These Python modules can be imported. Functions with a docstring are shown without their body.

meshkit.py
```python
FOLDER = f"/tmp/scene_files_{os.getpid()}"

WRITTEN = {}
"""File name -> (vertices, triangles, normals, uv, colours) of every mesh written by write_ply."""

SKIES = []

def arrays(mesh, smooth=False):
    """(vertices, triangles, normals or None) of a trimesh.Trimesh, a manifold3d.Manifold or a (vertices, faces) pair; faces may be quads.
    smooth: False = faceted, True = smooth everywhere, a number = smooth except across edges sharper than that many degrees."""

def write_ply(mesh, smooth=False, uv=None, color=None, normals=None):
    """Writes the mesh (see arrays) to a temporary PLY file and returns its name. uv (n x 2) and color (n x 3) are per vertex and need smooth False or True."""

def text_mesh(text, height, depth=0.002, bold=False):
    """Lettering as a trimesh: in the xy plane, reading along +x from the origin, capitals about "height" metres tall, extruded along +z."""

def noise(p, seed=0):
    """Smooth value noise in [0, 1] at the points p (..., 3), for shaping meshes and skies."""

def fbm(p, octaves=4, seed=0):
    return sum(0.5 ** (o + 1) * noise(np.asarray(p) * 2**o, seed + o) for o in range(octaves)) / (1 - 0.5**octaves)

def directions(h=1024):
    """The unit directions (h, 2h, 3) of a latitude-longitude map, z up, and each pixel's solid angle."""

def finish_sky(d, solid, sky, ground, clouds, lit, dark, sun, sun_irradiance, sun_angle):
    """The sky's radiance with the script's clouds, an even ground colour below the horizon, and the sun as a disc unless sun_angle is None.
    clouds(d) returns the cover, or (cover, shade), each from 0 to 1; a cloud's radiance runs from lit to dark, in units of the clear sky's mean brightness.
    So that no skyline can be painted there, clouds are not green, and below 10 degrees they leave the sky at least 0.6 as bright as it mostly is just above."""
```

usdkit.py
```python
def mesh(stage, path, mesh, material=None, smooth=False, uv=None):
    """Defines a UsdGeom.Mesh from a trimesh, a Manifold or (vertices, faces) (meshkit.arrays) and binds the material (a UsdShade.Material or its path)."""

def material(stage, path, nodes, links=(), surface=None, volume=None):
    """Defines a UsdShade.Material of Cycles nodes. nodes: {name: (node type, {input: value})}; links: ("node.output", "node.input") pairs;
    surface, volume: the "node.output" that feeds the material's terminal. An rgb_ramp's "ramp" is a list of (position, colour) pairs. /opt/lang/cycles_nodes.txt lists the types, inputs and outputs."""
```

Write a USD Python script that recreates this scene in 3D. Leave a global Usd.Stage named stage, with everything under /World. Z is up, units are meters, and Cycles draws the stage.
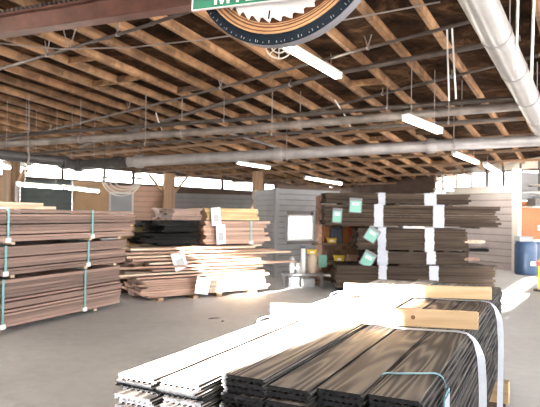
import math, random
import numpy as np, trimesh
from shapely.geometry import Polygon, Point
from pxr import Usd, UsdGeom, UsdLux, UsdShade, Gf, Sdf, Vt
import usdkit, meshkit

stage = Usd.Stage.CreateInMemory()
UsdGeom.SetStageUpAxis(stage, 'Z'); UsdGeom.SetStageMetersPerUnit(stage, 1.0)
world = UsdGeom.Xform.Define(stage, '/World'); stage.SetDefaultPrim(world.GetPrim())
UsdGeom.Scope.Define(stage, '/World/Looks')
rng = random.Random(7)

# ------------------------------------------------------------------ camera
W_, H_, F_ = 540, 407, 580.0
CAM_Z, HORIZON, ROLL = 1.6, 213.0, math.radians(0.8)
EXPOSURE = 1.3
pitch = math.atan((HORIZON - H_ / 2) / F_)
fwd = np.array([0, math.cos(pitch), math.sin(pitch)])
up0 = np.array([0, -math.sin(pitch), math.cos(pitch)]); rt0 = np.array([1.0, 0, 0])
UPV = up0 * math.cos(ROLL) - rt0 * math.sin(ROLL)      # picture up
RTV = rt0 * math.cos(ROLL) + up0 * math.sin(ROLL)      # picture right
EYE = np.array([0, 0, CAM_Z])
cam = UsdGeom.Camera.Define(stage, '/World/camera')
cam.CreateHorizontalApertureAttr(36.0); cam.CreateVerticalApertureAttr(36.0 * H_ / W_)
cam.CreateFocalLengthAttr(36.0 * F_ / W_)
cam.CreateFStopAttr(4.5); cam.CreateFocusDistanceAttr(2.5)
cam.CreateExposureAttr(EXPOSURE)
cam.CreateClippingRangeAttr(Gf.Vec2f(0.05, 500))
m = Gf.Matrix4d(*RTV, 0, *UPV, 0, *(-fwd), 0, *EYE, 1)
UsdGeom.Xformable(cam).AddTransformOp().Set(m)


def ray(px, py):
    d = fwd + RTV * (px - W_ / 2) / F_ - UPV * (py - H_ / 2) / F_
    return d / d[1]                                     # unit depth


def at(px, py, d):                                      # the point seen at a pixel, d metres deep
    return EYE + ray(px, py) * d


def atz(px, py, z):                                     # ... at height z
    r = ray(px, py)
    return EYE + r * ((z - CAM_Z) / r[2])


# ------------------------------------------------------------------ sky and sun
SUN_AZ, SUN_EL = math.radians(31.7), math.radians(12.0)
dome = UsdLux.DomeLight.Define(stage, '/World/sky')
dome.CreateIntensityAttr(1.4); dome.CreateColorAttr(Gf.Vec3f(0.95, 0.98, 1.0))
sun = UsdLux.DistantLight.Define(stage, '/World/sun')
sun.CreateNormalizeAttr(True); sun.CreateIntensityAttr(80.0); sun.CreateAngleAttr(0.8); sun.CreateColorAttr(Gf.Vec3f(1.0, 0.95, 0.89))
sdir = np.array([math.sin(SUN_AZ) * math.cos(SUN_EL), math.cos(SUN_AZ) * math.cos(SUN_EL), -math.sin(SUN_EL)])  # travel
zax = -sdir; xax = np.cross([0, 0, 1.0], zax); xax /= np.linalg.norm(xax); yax = np.cross(zax, xax)
UsdGeom.Xformable(sun).AddTransformOp().Set(Gf.Matrix4d(*xax, 0, *yax, 0, *zax, 0, 0, 0, 0, 1))
LAMP_E = 42.0                                           # fluorescent tubes

# ------------------------------------------------------------------ helpers
used = {}


def numbered(parent, name):
    k = (parent, name); n = used.get(k, 0); used[k] = n + 1
    return name if n == 0 else f'{name}_{n:03d}'


def meta(p, label=None, cat=None, group=None, kind=None):
    for k, v in (('label', label), ('category', cat), ('group', group), ('kind', kind)):
        if v:
            p.SetCustomDataByKey(k, v)
    return p


def thing(name, label, cat, loc=(0, 0, 0), az=0.0, group=None, kind=None):
    """Xform whose local Y points at azimuth az (clockwise from +y)."""
    path = '/World/' + numbered('/World', name)
    x = UsdGeom.Xform.Define(stage, path)
    x.AddTranslateOp().Set(Gf.Vec3d(*map(float, loc)))
    if az:
        x.AddRotateZOp().Set(-math.degrees(az))
    meta(x.GetPrim(), label, cat, group, kind)
    return path


def part(parent, name, mesh, mat, label=None, smooth=False, kind=None):
    path = parent + '/' + numbered(parent, name)
    p = usdkit.mesh(stage, path, mesh, mat, smooth=smooth).GetPrim()
    meta(p, label, None, None, kind)
    return path


def solo(name, label, cat, mesh, mat, group=None, smooth=False, kind=None):
    """One-mesh thing: the mesh is moved to its own base."""
    v, f, _ = meshkit.arrays(mesh)
    lo, hi = v.min(0), v.max(0)
    base = np.array([(lo[0] + hi[0]) / 2, (lo[1] + hi[1]) / 2, lo[2]])
    path = '/World/' + numbered('/World', name)
    p = usdkit.mesh(stage, path, trimesh.Trimesh(v - base, f, process=False), mat, smooth=smooth)
    UsdGeom.Xformable(p).AddTranslateOp().Set(Gf.Vec3d(*map(float, base)))
    meta(p.GetPrim(), label, cat, group, kind)
    return path


BOXF = np.array([[0, 2, 1], [0, 3, 2], [4, 5, 6], [4, 6, 7], [0, 1, 5], [0, 5, 4], [1, 2, 6], [1, 6, 5], [2, 3, 7], [2, 7, 6], [3, 0, 4], [3, 4, 7]])


def box(x0, x1, y0, y1, z0, z1):
    v = np.array([[x0, y0, z0], [x1, y0, z0], [x1, y1, z0], [x0, y1, z0], [x0, y0, z1], [x1, y0, z1], [x1, y1, z1], [x0, y1, z1]], float)
    return trimesh.Trimesh(v, BOXF.copy(), process=False)


def cbox(x0, x1, y0, y1, z0, z1, c=0.004):
    """Box with chamfered edges."""
    pts = []
    for sx, a in ((1, x0), (-1, x1)):
        for sy, b in ((1, y0), (-1, y1)):
            for sz, e in ((1, z0), (-1, z1)):
                pts += [[a + sx * c, b + sy * c, e], [a + sx * c, b, e + sz * c], [a, b + sy * c, e + sz * c]]
    return trimesh.convex.convex_hull(np.array(pts))


def join(*ms):
    return trimesh.util.concatenate([x for y in ms for x in (y if isinstance(y, (list, tuple)) else [y])])


def bar(p0, p1, w, h, upv=(0, 0, 1)):
    """Rectangular bar centred on the segment: w sideways, h along up."""
    p0, p1 = np.asarray(p0, float), np.asarray(p1, float)
    t = (p1 - p0); L = np.linalg.norm(t); t /= L
    u = np.asarray(upv, float); s = np.cross(t, u); s /= np.linalg.norm(s); u = np.cross(s, t)
    b = box(-w / 2, w / 2, 0, L, -h / 2, h / 2)
    b.vertices = p0 + b.vertices[:, :1] * s + b.vertices[:, 1:2] * t + b.vertices[:, 2:] * u
    return b


def tube(pts, r, sides=10, closed=False):
    p = np.asarray(pts, float); n = len(p)
    r = np.broadcast_to(np.asarray(r, float), (n,))
    t = np.gradient(p, axis=0) if not closed else np.roll(p, -1, 0) - np.roll(p, 1, 0)
    t /= np.linalg.norm(t, axis=1, keepdims=True)
    ref = np.array([0, 0, 1.0]) if abs(t[:, 2]).mean() < 0.9 else np.array([1.0, 0, 0])
    a = np.cross(t, ref); a /= np.linalg.norm(a, axis=1, keepdims=True); b = np.cross(t, a)
    ang = np.arange(sides) * 2 * np.pi / sides
    v = (p[:, None] + r[:, None, None] * (np.cos(ang)[None, :, None] * a[:, None] + np.sin(ang)[None, :, None] * b[:, None])).reshape(-1, 3)
    f = []
    for i in range(n if closed else n - 1):
        for j in range(sides):
            k, i2 = (j + 1) % sides, (i + 1) % n
            f += [[i * sides + j, i2 * sides + k, i * sides + k], [i * sides + j, i2 * sides + j, i2 * sides + k]]
    if not closed:
        v = np.vstack([v, p[:1], p[-1:]]); c0, c1 = n * sides, n * sides + 1
        for j in range(sides):
            k = (j + 1) % sides
            f += [[c0, j, k], [c1, (n - 1) * sides + k, (n - 1) * sides + j]]
    mm = trimesh.Trimesh(v, np.array(f), process=False); mm.fix_normals() if n < 60 else None
    return mm


def ribbon(pts, wdir, w, th):
    """Flat strap along pts, w wide along wdir, th thick."""
    p = np.asarray(pts, float); n = len(p); wd = np.broadcast_to(np.asarray(wdir, float), p.shape); wd = wd / np.linalg.norm(wd, axis=1, keepdims=True)
    t = np.gradient(p, axis=0); t /= np.linalg.norm(t, axis=1, keepdims=True)
    nn = np.cross(t, wd); nn /= np.linalg.norm(nn, axis=1, keepdims=True)
    q = np.stack([p - wd * w / 2 - nn * th / 2, p + wd * w / 2 - nn * th / 2, p + wd * w / 2 + nn * th / 2, p - wd * w / 2 + nn * th / 2], 1).reshape(-1, 3)
    f = []
    for i in range(n - 1):
        for j in range(4):
            k = (j + 1) % 4
            f += [[4 * i + j, 4 * i + 4 + k, 4 * i + k], [4 * i + j, 4 * i + 4 + j, 4 * i + 4 + k]]
    f += [[0, 1, 2], [0, 2, 3], [4 * n - 4, 4 * n - 2, 4 * n - 3], [4 * n - 4, 4 * n - 1, 4 * n - 2]]
    mm = trimesh.Trimesh(q, np.array(f), process=False); mm.fix_normals()
    return mm


def smoothline(ctrl, n=24):
    """Catmull-Rom through control points."""
    c = np.asarray(ctrl, float); c = np.vstack([2 * c[0] - c[1], c, 2 * c[-1] - c[-2]])
    out = []
    for i in range(1, len(c) - 2):
        for t in np.linspace(0, 1, n, endpoint=False):
            out.append(0.5 * ((2 * c[i]) + (-c[i - 1] + c[i + 1]) * t + (2 * c[i - 1] - 5 * c[i] + 4 * c[i + 1] - c[i + 2]) * t * t + (-c[i - 1] + 3 * c[i] - 3 * c[i + 1] + c[i + 2]) * t ** 3))
    out.append(c[-2])
    return np.array(out)


def lathe(profile, n=28):
    return trimesh.creation.revolve(np.array(profile, float), sections=n)


# ------------------------------------------------------------------ materials
M = {}


def plain(name, col, rough=0.6, metal=0.0, var=0.0, scale=6.0, bump=0.0, **kw):
    nodes = {'p': ('principled_bsdf', {'base_color': col, 'roughness': rough, 'metallic': metal, **kw})}
    links = []
    if var or bump:
        nodes['tc'] = ('texture_coordinate', {})
        nodes['n'] = ('noise_texture', {'scale': scale, 'detail': 5.0, 'roughness': 0.6})
        links += [('tc.object', 'n.vector')]
    if var:
        nodes['r'] = ('rgb_ramp', {'ramp': [(0.25, tuple(c * (1 - var) for c in col)), (0.75, tuple(min(1, c * (1 + var)) for c in col))]})
        links += [('n.fac', 'r.fac'), ('r.color', 'p.base_color')]
    if bump:
        nodes['b'] = ('bump', {'strength': bump, 'distance': 0.01})
        links += [('n.fac', 'b.height'), ('b.normal', 'p.normal')]
    M[name] = usdkit.material(stage, f'/World/Looks/{name}', nodes, links, surface='p.BSDF')


def wood(name, dark, light, along='y', rings=9.0, rough=0.6, rand=0.25, across=7.0, length=0.55, spec=0.4, fine=0.35, dirt=0.0):
    """Flat-sawn grain: contour lines of a stretched noise, offset and toned per object."""
    sc = {'y': (across, length, across), 'x': (length, across, across), 'z': (across, across, length)}[along]
    nodes = {
        'tc': ('texture_coordinate', {}), 'oi': ('object_info', {}),
        'mp': ('mapping', {'scale': sc}),
        'w': ('math', {'math_type': 'multiply', 'value2': 37.0}),
        'n': ('noise_texture', {'dimensions': '4D', 'scale': 1.0, 'detail': 2.0, 'roughness': 0.45, 'distortion': 0.25}),
        'k': ('math', {'math_type': 'multiply', 'value2': rings * 6.283}),
        's': ('math', {'math_type': 'sine'}),
        'mr': ('map_range', {'from_min': -1.0, 'from_max': 1.0}),
        'mp2': ('mapping', {'scale': tuple(c * 14 for c in sc)}),
        'n2': ('noise_texture', {'dimensions': '4D', 'scale': 1.0, 'detail': 3.0}),
        'mx': ('mix_float', {'fac': fine}),
        'r': ('rgb_ramp', {'ramp': [(0.1, dark), (0.9, light)]}),
        'tone': ('map_range', {'to_min': 1.0 - rand, 'to_max': 1.0 + rand}),
        'h': ('hsv', {}),
        'b': ('bump', {'strength': 0.25, 'distance': 0.002}),
        'p': ('principled_bsdf', {'roughness': rough, 'specular_ior_level': spec})}
    links = [('tc.object', 'mp.vector'), ('oi.random', 'w.value1'), ('mp.vector', 'n.vector'), ('w.value', 'n.w'), ('n.fac', 'k.value1'), ('k.value', 's.value1'),
             ('s.value', 'mr.value'), ('tc.object', 'mp2.vector'), ('mp2.vector', 'n2.vector'), ('w.value', 'n2.w'), ('mr.result', 'mx.a'), ('n2.fac', 'mx.b'),
             ('mx.result', 'r.fac'), ('oi.random', 'tone.value'), ('tone.result', 'h.value'), ('r.color', 'h.color'), ('h.color', 'p.base_color'),
             ('mx.result', 'b.height'), ('b.normal', 'p.normal')]
    if dirt:
        nodes['n4'] = ('noise_texture', {'scale': 2.6, 'detail': 7.0, 'roughness': 0.7, 'distortion': 0.5})
        nodes['r4'] = ('rgb_ramp', {'ramp': [(0.36, (1 - dirt,) * 3), (0.58, (1.0, 1.0, 1.0))]})
        nodes['m4'] = ('mix_color', {'blend_type': 'multiply', 'fac': 1.0})
        nodes['b4'] = ('bump', {'strength': 0.7, 'distance': 0.03})
        links = [l for l in links if l[1] not in ('p.base_color', 'b.normal')]
        links += [('tc.object', 'n4.vector'), ('n4.fac', 'r4.fac'), ('h.color', 'm4.a'), ('r4.color', 'm4.b'), ('m4.result', 'p.base_color'), ('n4.fac', 'b4.height'), ('b4.normal', 'b.normal')]
    M[name] = usdkit.material(stage, f'/World/Looks/{name}', nodes, links, surface='p.BSDF')


def emit(name, col, strength):
    M[name] = usdkit.material(stage, f'/World/Looks/{name}', {'e': ('emission', {'color': col, 'strength': strength})}, surface='e.emission')


M['charred'] = None
def charred():
    sc = (8.5, 0.6, 8.5)
    nodes = {
        'tc': ('texture_coordinate', {}), 'oi': ('object_info', {}),
        'mp': ('mapping', {'scale': sc}), 'w': ('math', {'math_type': 'multiply', 'value2': 37.0}),
        'n': ('noise_texture', {'dimensions': '4D', 'scale': 1.0, 'detail': 1.5, 'roughness': 0.4, 'distortion': 0.3}),
        'k': ('math', {'math_type': 'multiply', 'value2': 13 * 6.283}), 's': ('math', {'math_type': 'sine'}), 'mr': ('map_range', {'from_min': -1.0, 'from_max': 1.0}),
        'mp2': ('mapping', {'scale': (160, 3.0, 160)}), 'n2': ('noise_texture', {'dimensions': '4D', 'scale': 1.0, 'detail': 3.0}),
        'mx': ('mix_float', {'fac': 0.3}),
        'r': ('rgb_ramp', {'ramp': [(0.1, (0.036, 0.031, 0.029)), (0.6, (0.105, 0.092, 0.084)), (0.92, (0.21, 0.175, 0.15))]}),
        'tone': ('map_range', {'to_min': 0.82, 'to_max': 1.18}), 'h': ('hsv', {}),
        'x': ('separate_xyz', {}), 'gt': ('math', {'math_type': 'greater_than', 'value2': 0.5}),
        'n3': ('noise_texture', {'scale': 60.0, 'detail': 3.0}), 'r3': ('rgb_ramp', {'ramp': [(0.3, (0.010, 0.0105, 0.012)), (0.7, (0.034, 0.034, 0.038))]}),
        'c': ('mix_color', {}), 'b': ('bump', {'strength': 0.12, 'distance': 0.001}),
        'p': ('principled_bsdf', {'roughness': 0.65, 'specular_ior_level': 0.15})}
    links = [('tc.object', 'mp.vector'), ('oi.random', 'w.value1'), ('mp.vector', 'n.vector'), ('w.value', 'n.w'), ('n.fac', 'k.value1'), ('k.value', 's.value1'),
             ('s.value', 'mr.value'), ('tc.object', 'mp2.vector'), ('mp2.vector', 'n2.vector'), ('w.value', 'n2.w'), ('mr.result', 'mx.a'), ('n2.fac', 'mx.b'),
             ('mx.result', 'r.fac'), ('oi.random', 'tone.value'), ('tone.result', 'h.value'), ('r.color', 'h.color'),
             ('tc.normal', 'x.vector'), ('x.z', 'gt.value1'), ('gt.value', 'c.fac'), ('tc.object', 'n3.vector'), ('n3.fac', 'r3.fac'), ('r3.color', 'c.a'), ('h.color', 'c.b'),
             ('c.result', 'p.base_color'), ('mx.result', 'b.height'), ('b.normal', 'p.normal')]
    M['charred'] = usdkit.material(stage, '/World/Looks/charred', nodes, links, surface='p.BSDF')
charred()
wood('brown_board', (0.185, 0.115, 0.09), (0.265, 0.172, 0.138), rings=2.5, rand=0.38, across=5, length=0.4)
wood('dark_board', (0.038, 0.026, 0.018), (0.076, 0.054, 0.039), rings=4, rand=0.25, across=5, length=0.4, rough=0.8, spec=0.2)
wood('pale_board', (0.50, 0.36, 0.25), (0.72, 0.56, 0.42), rings=6, rand=0.15, across=5, length=0.4)
wood('rosy_board', (0.36, 0.21, 0.15), (0.56, 0.36, 0.27), rings=6, rand=0.25, across=5, length=0.4)
wood('yellow_board', (0.55, 0.38, 0.17), (0.74, 0.56, 0.30), rings=6, rand=0.15, across=5, length=0.4)
wood('black_board', (0.004, 0.004, 0.0045), (0.016, 0.015, 0.015), rings=6, rand=0.3, across=5, length=0.4, rough=0.8, spec=0.1)
wood('pine', (0.52, 0.34, 0.18), (0.68, 0.49, 0.30), along='x', rings=3, rand=0.06, across=12, length=0.8, fine=0.5)
wood('skid_wood', (0.36, 0.24, 0.13), (0.52, 0.36, 0.20), along='x', rings=4, rand=0.06, across=12, length=0.8)
wood('joist_wood', (0.28, 0.145, 0.07), (0.55, 0.32, 0.17), rings=3, rand=0.3, across=5, length=0.3, dirt=0.65)
wood('post_wood', (0.32, 0.19, 0.105), (0.46, 0.30, 0.18), along='z', rings=3, rand=0.12, across=8, length=0.5)
wood('purlin_wood', (0.14, 0.085, 0.05), (0.28, 0.17, 0.10), rings=3, rand=0.2, across=6, length=0.4)
plain('knot', (0.20, 0.09, 0.04), 0.6)
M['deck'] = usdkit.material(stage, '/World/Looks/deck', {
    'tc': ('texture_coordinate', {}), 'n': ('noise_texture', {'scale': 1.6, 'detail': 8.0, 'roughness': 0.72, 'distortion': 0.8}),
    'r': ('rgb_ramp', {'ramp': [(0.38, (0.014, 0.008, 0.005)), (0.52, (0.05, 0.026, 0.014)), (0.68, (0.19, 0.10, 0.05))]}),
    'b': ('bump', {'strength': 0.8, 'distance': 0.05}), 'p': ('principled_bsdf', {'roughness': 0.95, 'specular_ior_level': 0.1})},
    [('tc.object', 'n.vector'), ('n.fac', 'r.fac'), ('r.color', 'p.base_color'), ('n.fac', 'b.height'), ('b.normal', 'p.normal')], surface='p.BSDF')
plain('siding_grey', (0.25, 0.245, 0.25), 0.6, var=0.14, scale=3)
plain('siding_pink', (0.42, 0.37, 0.36), 0.6, var=0.10, scale=3)
plain('siding_rose', (0.62, 0.40, 0.30), 0.7, var=0.12, scale=2)
plain('teal_panel', (0.09, 0.12, 0.12), 0.5, var=0.2, scale=3)
plain('ply', (0.55, 0.36, 0.20), 0.7, var=0.12, scale=3)
plain('ply_orange', (0.40, 0.15, 0.05), 0.7, var=0.15, scale=3)
plain('header_wood', (0.09, 0.055, 0.038), 0.8, var=0.4, scale=3)
plain('cream', (0.70, 0.66, 0.60), 0.7, var=0.1, scale=3)
plain('plaster', (0.55, 0.53, 0.50), 0.8, var=0.1)
plain('red_steel', (0.17, 0.075, 0.058), 0.45, var=0.35, scale=4)
plain('pipe_mid', (0.26, 0.225, 0.205), 0.42, metal=0.3, var=0.4, scale=4)
plain('pipe_grey', (0.10, 0.08, 0.07), 0.45, metal=0.3, var=0.4, scale=4)
plain('pipe_shaded', (0.06, 0.055, 0.055), 0.5, metal=0.2, var=0.3, scale=4)  # shade over the left end of the main pipe, put into its colour
plain('pipe_light', (0.36, 0.335, 0.33), 0.4, metal=0.3, var=0.3, scale=3)
plain('duct_white', (0.42, 0.40, 0.385), 0.35, metal=0.2, var=0.12, scale=3)
plain('iron', (0.10, 0.085, 0.08), 0.5, metal=0.4)
plain('wire', (0.33, 0.29, 0.27), 0.5)
plain('white_paint', (0.80, 0.80, 0.78), 0.5)
plain('strap_white', (0.46, 0.48, 0.54), 0.5, var=0.06, scale=40)
plain('paper', (0.78, 0.80, 0.84), 0.5)
plain('mint', (0.20, 0.46, 0.37), 0.6)
plain('film', (0.16, 0.16, 0.17), 0.25)
plain('teal_strap', (0.16, 0.40, 0.42), 0.4)
plain('blue_strap', (0.09, 0.25, 0.34), 0.35, var=0.2, scale=60)
plain('buckle', (0.55, 0.62, 0.70), 0.3, metal=0.8)
plain('blue_plastic', (0.025, 0.06, 0.13), 0.4, var=0.15)
plain('yellow', (0.75, 0.52, 0.03), 0.5)
plain('red', (0.55, 0.05, 0.03), 0.5)
plain('navy', (0.07, 0.09, 0.14), 0.5)
plain('beige', (0.60, 0.47, 0.36), 0.6, var=0.1)
plain('grey_box', (0.42, 0.43, 0.45), 0.6)
plain('sign_green', (0.02, 0.22, 0.13), 0.45, var=0.12, scale=10)
plain('sign_black', (0.012, 0.018, 0.028), 0.9, specular_ior_level=0.15)
plain('blade', (0.74, 0.72, 0.74), 0.35, metal=0.15)
plain('chip', (0.2, 0.21, 0.23), 0.6)
plain('ring_tan', (0.52, 0.30, 0.145), 0.6, var=0.12, scale=12)
plain('ring_brown', (0.17, 0.06, 0.022), 0.6, var=0.2, scale=12)
plain('rim_silver', (0.16, 0.16, 0.18), 0.6)
plain('yard', (0.13, 0.125, 0.12), 0.8, var=0.1, scale=0.5)  # asphalt set dark to cut sunlight bounced onto the ceiling
emit('tube_glow', (1.0, 0.93, 0.80), LAMP_E)
emit('window_glow', (1.0, 1.0, 1.0), 1.6)
# concrete floor: worn, sealed, with stains
M['concrete'] = usdkit.material(stage, '/World/Looks/concrete', {
    'tc': ('texture_coordinate', {}),
    'n1': ('noise_texture', {'scale': 0.55, 'detail': 6.0, 'roughness': 0.62, 'distortion': 0.6}),
    'n2': ('noise_texture', {'scale': 7.0, 'detail': 6.0, 'roughness': 0.7}),
    'mx': ('mix_float', {'fac': 0.35}),
    'r': ('rgb_ramp', {'ramp': [(0.25, (0.30, 0.295, 0.295)), (0.5, (0.46, 0.455, 0.455)), (0.72, (0.57, 0.565, 0.565))]}),
    'rr': ('map_range', {'from_min': 0.3, 'from_max': 0.7, 'to_min': 0.42, 'to_max': 0.65}),
    'b': ('bump', {'strength': 0.12, 'distance': 0.01}),
    'p': ('principled_bsdf', {'specular_ior_level': 0.22})},
    [('tc.object', 'n1.vector'), ('tc.object', 'n2.vector'), ('n1.fac', 'mx.a'), ('n2.fac', 'mx.b'), ('mx.result', 'r.fac'), ('r.color', 'p.base_color'),
     ('n1.fac', 'rr.value'), ('rr.result', 'p.roughness'), ('n2.fac', 'b.height'), ('b.normal', 'p.normal')], surface='p.BSDF')

# ------------------------------------------------------------------ room frame
PHI = math.radians(29.6)
U = np.array([math.sin(PHI), math.cos(PHI), 0]); N = np.array([-math.cos(PHI), math.sin(PHI), 0])   # along the joists; to their left
Z0, RA, RB = 4.78, 0.083, 0.02


def roofz(p):
    return Z0 - RA * float(np.dot(p[:2], U[:2])) - RB * float(np.dot(p[:2], N[:2]))


def rp(px, py, off):
    """Where the pixel's ray meets the roof plane (joist undersides) lowered by off."""
    r = ray(px, py)
    k = RA * np.dot(r[:2], U[:2]) + RB * np.dot(r[:2], N[:2])
    return EYE + r * ((Z0 - off - CAM_Z) / (r[2] + k))


def ST(s, t, off=0.0):
    p = U * s + N * t
    p[2] = Z0 - RA * s - RB * t - off
    return p


# floor and yard
path = '/World/floor'
fc = [U * a + N * b for a, b in ((-3.4, -7.2), (27.5, -7.2), (27.5, 24), (-3.4, 24))]
fslab = trimesh.Trimesh(np.array([q + [0, 0, -.15] for q in fc] + [q for q in fc]), BOXF.copy(), process=False); fslab.fix_normals()
fl = usdkit.mesh(stage, path, fslab, M['concrete']); meta(fl.GetPrim(), 'worn sealed grey brown concrete warehouse floor', 'floor', None, 'structure')
used[('/World', 'floor')] = 1
yd = usdkit.mesh(stage, '/World/ground', box(-120, 120, -120, 120, -0.4, -0.16), M['yard']); meta(yd.GetPrim(), 'dark asphalt yard ground outside the warehouse', 'ground', None, 'structure')

# ceiling: deck, joists, blocking
CEIL = thing('ceiling', 'dark brown boarded ceiling on tan timber joists', 'ceiling', kind='structure')
S0, S1, T0, T1 = -3.4, 27.5, -7.2, 24.0
JH, JW, SP = 0.14, 0.06, 0.65
from shapely.geometry import LineString
WA, WBp = np.array([-9.3, 20.0]), np.array([2.56, 24.8])       # foot of the left wall
WD = (WBp - WA) / np.linalg.norm(WBp - WA); WN = np.array([WD[1], -WD[0]])     # WN faces the room
FA, FB = np.array([2.6, 25.0]), np.array([7.25, 17.0])         # foot of the far wall
FD = (FB - FA) / np.linalg.norm(FB - FA); FN = -np.array([-FD[1], FD[0]])
if FN[1] > 0:
    FN = -FN
far = lambda p, d, n, o, L: [p + d * -L - n * o, p + d * L - n * o, p + d * L + n * 80, p + d * -L + n * 80]
foot = Polygon([(U * a + N * b)[:2] for a, b in ((S0, T0), (S1, T0), (S1, T1), (S0, T1))])
foot = foot.intersection(Polygon(far(WA, WD, WN, 0.45, 90))).difference(Polygon([FA - FD * 3 - FN * 1.5, FB + FD * 0.3 - FN * 1.5, FB + FD * 0.3 - FN * 30, FA - FD * 3 - FN * 30]))
dk = trimesh.creation.extrude_polygon(foot, 0.12, engine='earcut')
dk.vertices[:, 2] += np.array([roofz(v) for v in dk.vertices]) + JH
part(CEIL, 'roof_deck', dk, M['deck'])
for k in range(-14, 35):
    t = 1.98 + SP * k
    if not (T0 < t < T1):
        continue
    j = rng.uniform(-0.025, 0.025)
    # local frame with y along the joist so that the grain follows it
    seg = LineString([ST(S0, t + j)[:2], ST(S1, t + j * 0.5)[:2]]).intersection(foot)
    if seg.is_empty or seg.length < 0.5:
        continue
    seg = max(getattr(seg, 'geoms', [seg]), key=lambda g: g.length)
    (xa, ya), (xb, yb) = seg.coords[0], seg.coords[-1]
    p0, p1 = (np.array([x, y, roofz((x, y)) + JH / 2]) for x, y in ((xa, ya), (xb, yb)))
    L = float(np.linalg.norm(p1 - p0))
    pth = part(CEIL, 'joist', box(-JW / 2, JW / 2, 0, L, -JH / 2, JH / 2), M['joist_wood'])
    d = (p1 - p0) / L; side = np.cross(d, [0, 0, 1.0]); side /= np.linalg.norm(side); uu = np.cross(side, d)
    UsdGeom.Xformable(stage.GetPrimAtPath(pth)).AddTransformOp().Set(Gf.Matrix4d(*side, 0, *d, 0, *uu, 0, *p0, 1))
for s in (13.0, 14.7, 16.4, 18.1, 19.8, 21.5):
    seg = LineString([ST(s, T0 + 0.2)[:2], ST(s + rng.uniform(-0.3, 0.3), T1)[:2]]).intersection(foot)
    if seg.is_empty:
        continue
    seg = max(getattr(seg, 'geoms', [seg]), key=lambda g: g.length)
    (xa, ya), (xb, yb) = seg.coords[0], seg.coords[-1]
    p0, p1 = (np.array([x, y, roofz((x, y)) - 0.036]) for x, y in ((xa, ya), (xb, yb)))
    L = float(np.linalg.norm(p1 - p0))
    pth = part(CEIL, 'purlin', box(-0.025, 0.025, 0, L, -0.035, 0.035), M['purlin_wood'])
    d = (p1 - p0) / L; side = np.cross(d, [0, 0, 1.0]); side /= np.linalg.norm(side); uu = np.cross(side, d)
    UsdGeom.Xformable(stage.GetPrimAtPath(pth)).AddTransformOp().Set(Gf.Matrix4d(*side, 0, *d, 0, *uu, 0, *p0, 1))

for _ in range(46):
    k = rng.randint(-3, 22); t0 = 1.98 + SP * k; s = rng.uniform(5.5, 22)
    p0, p1 = ST(s, t0 + .035, -JH * .45), ST(s + rng.uniform(-.05, .05), t0 + SP - .035, -JH * .45)
    from_ok = foot.contains(Point(*p0[:2])) and foot.contains(Point(*p1[:2]))
    if from_ok:
        part(CEIL, 'blocking', bar(p0, p1, .045, JH * .8), M['joist_wood'] if rng.random() < .6 else M['purlin_wood'])

# ------------------------------------------------------------------ wall behind the camera, with added slits that shape and dim the sun
SU = np.array([math.sin(SUN_AZ), math.cos(SUN_AZ), 0]); SN = np.array([-math.cos(SUN_AZ), math.sin(SUN_AZ), 0])
WB = -3.0
TOPB = 5.3
wallb = thing('wall_back', 'plain plastered wall behind with slits added to shape the sunlight', 'wall', kind='structure')


def wseg(t0, t1, z0, z1):
    b = box(t0, t1, -0.012, 0.012, z0, z1)
    v = b.vertices
    b.vertices = np.outer(v[:, 0], SN) + np.outer(WB + v[:, 1], SU) + np.outer(v[:, 2], [0, 0, 1.0])
    b.fix_normals()
    return b


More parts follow.
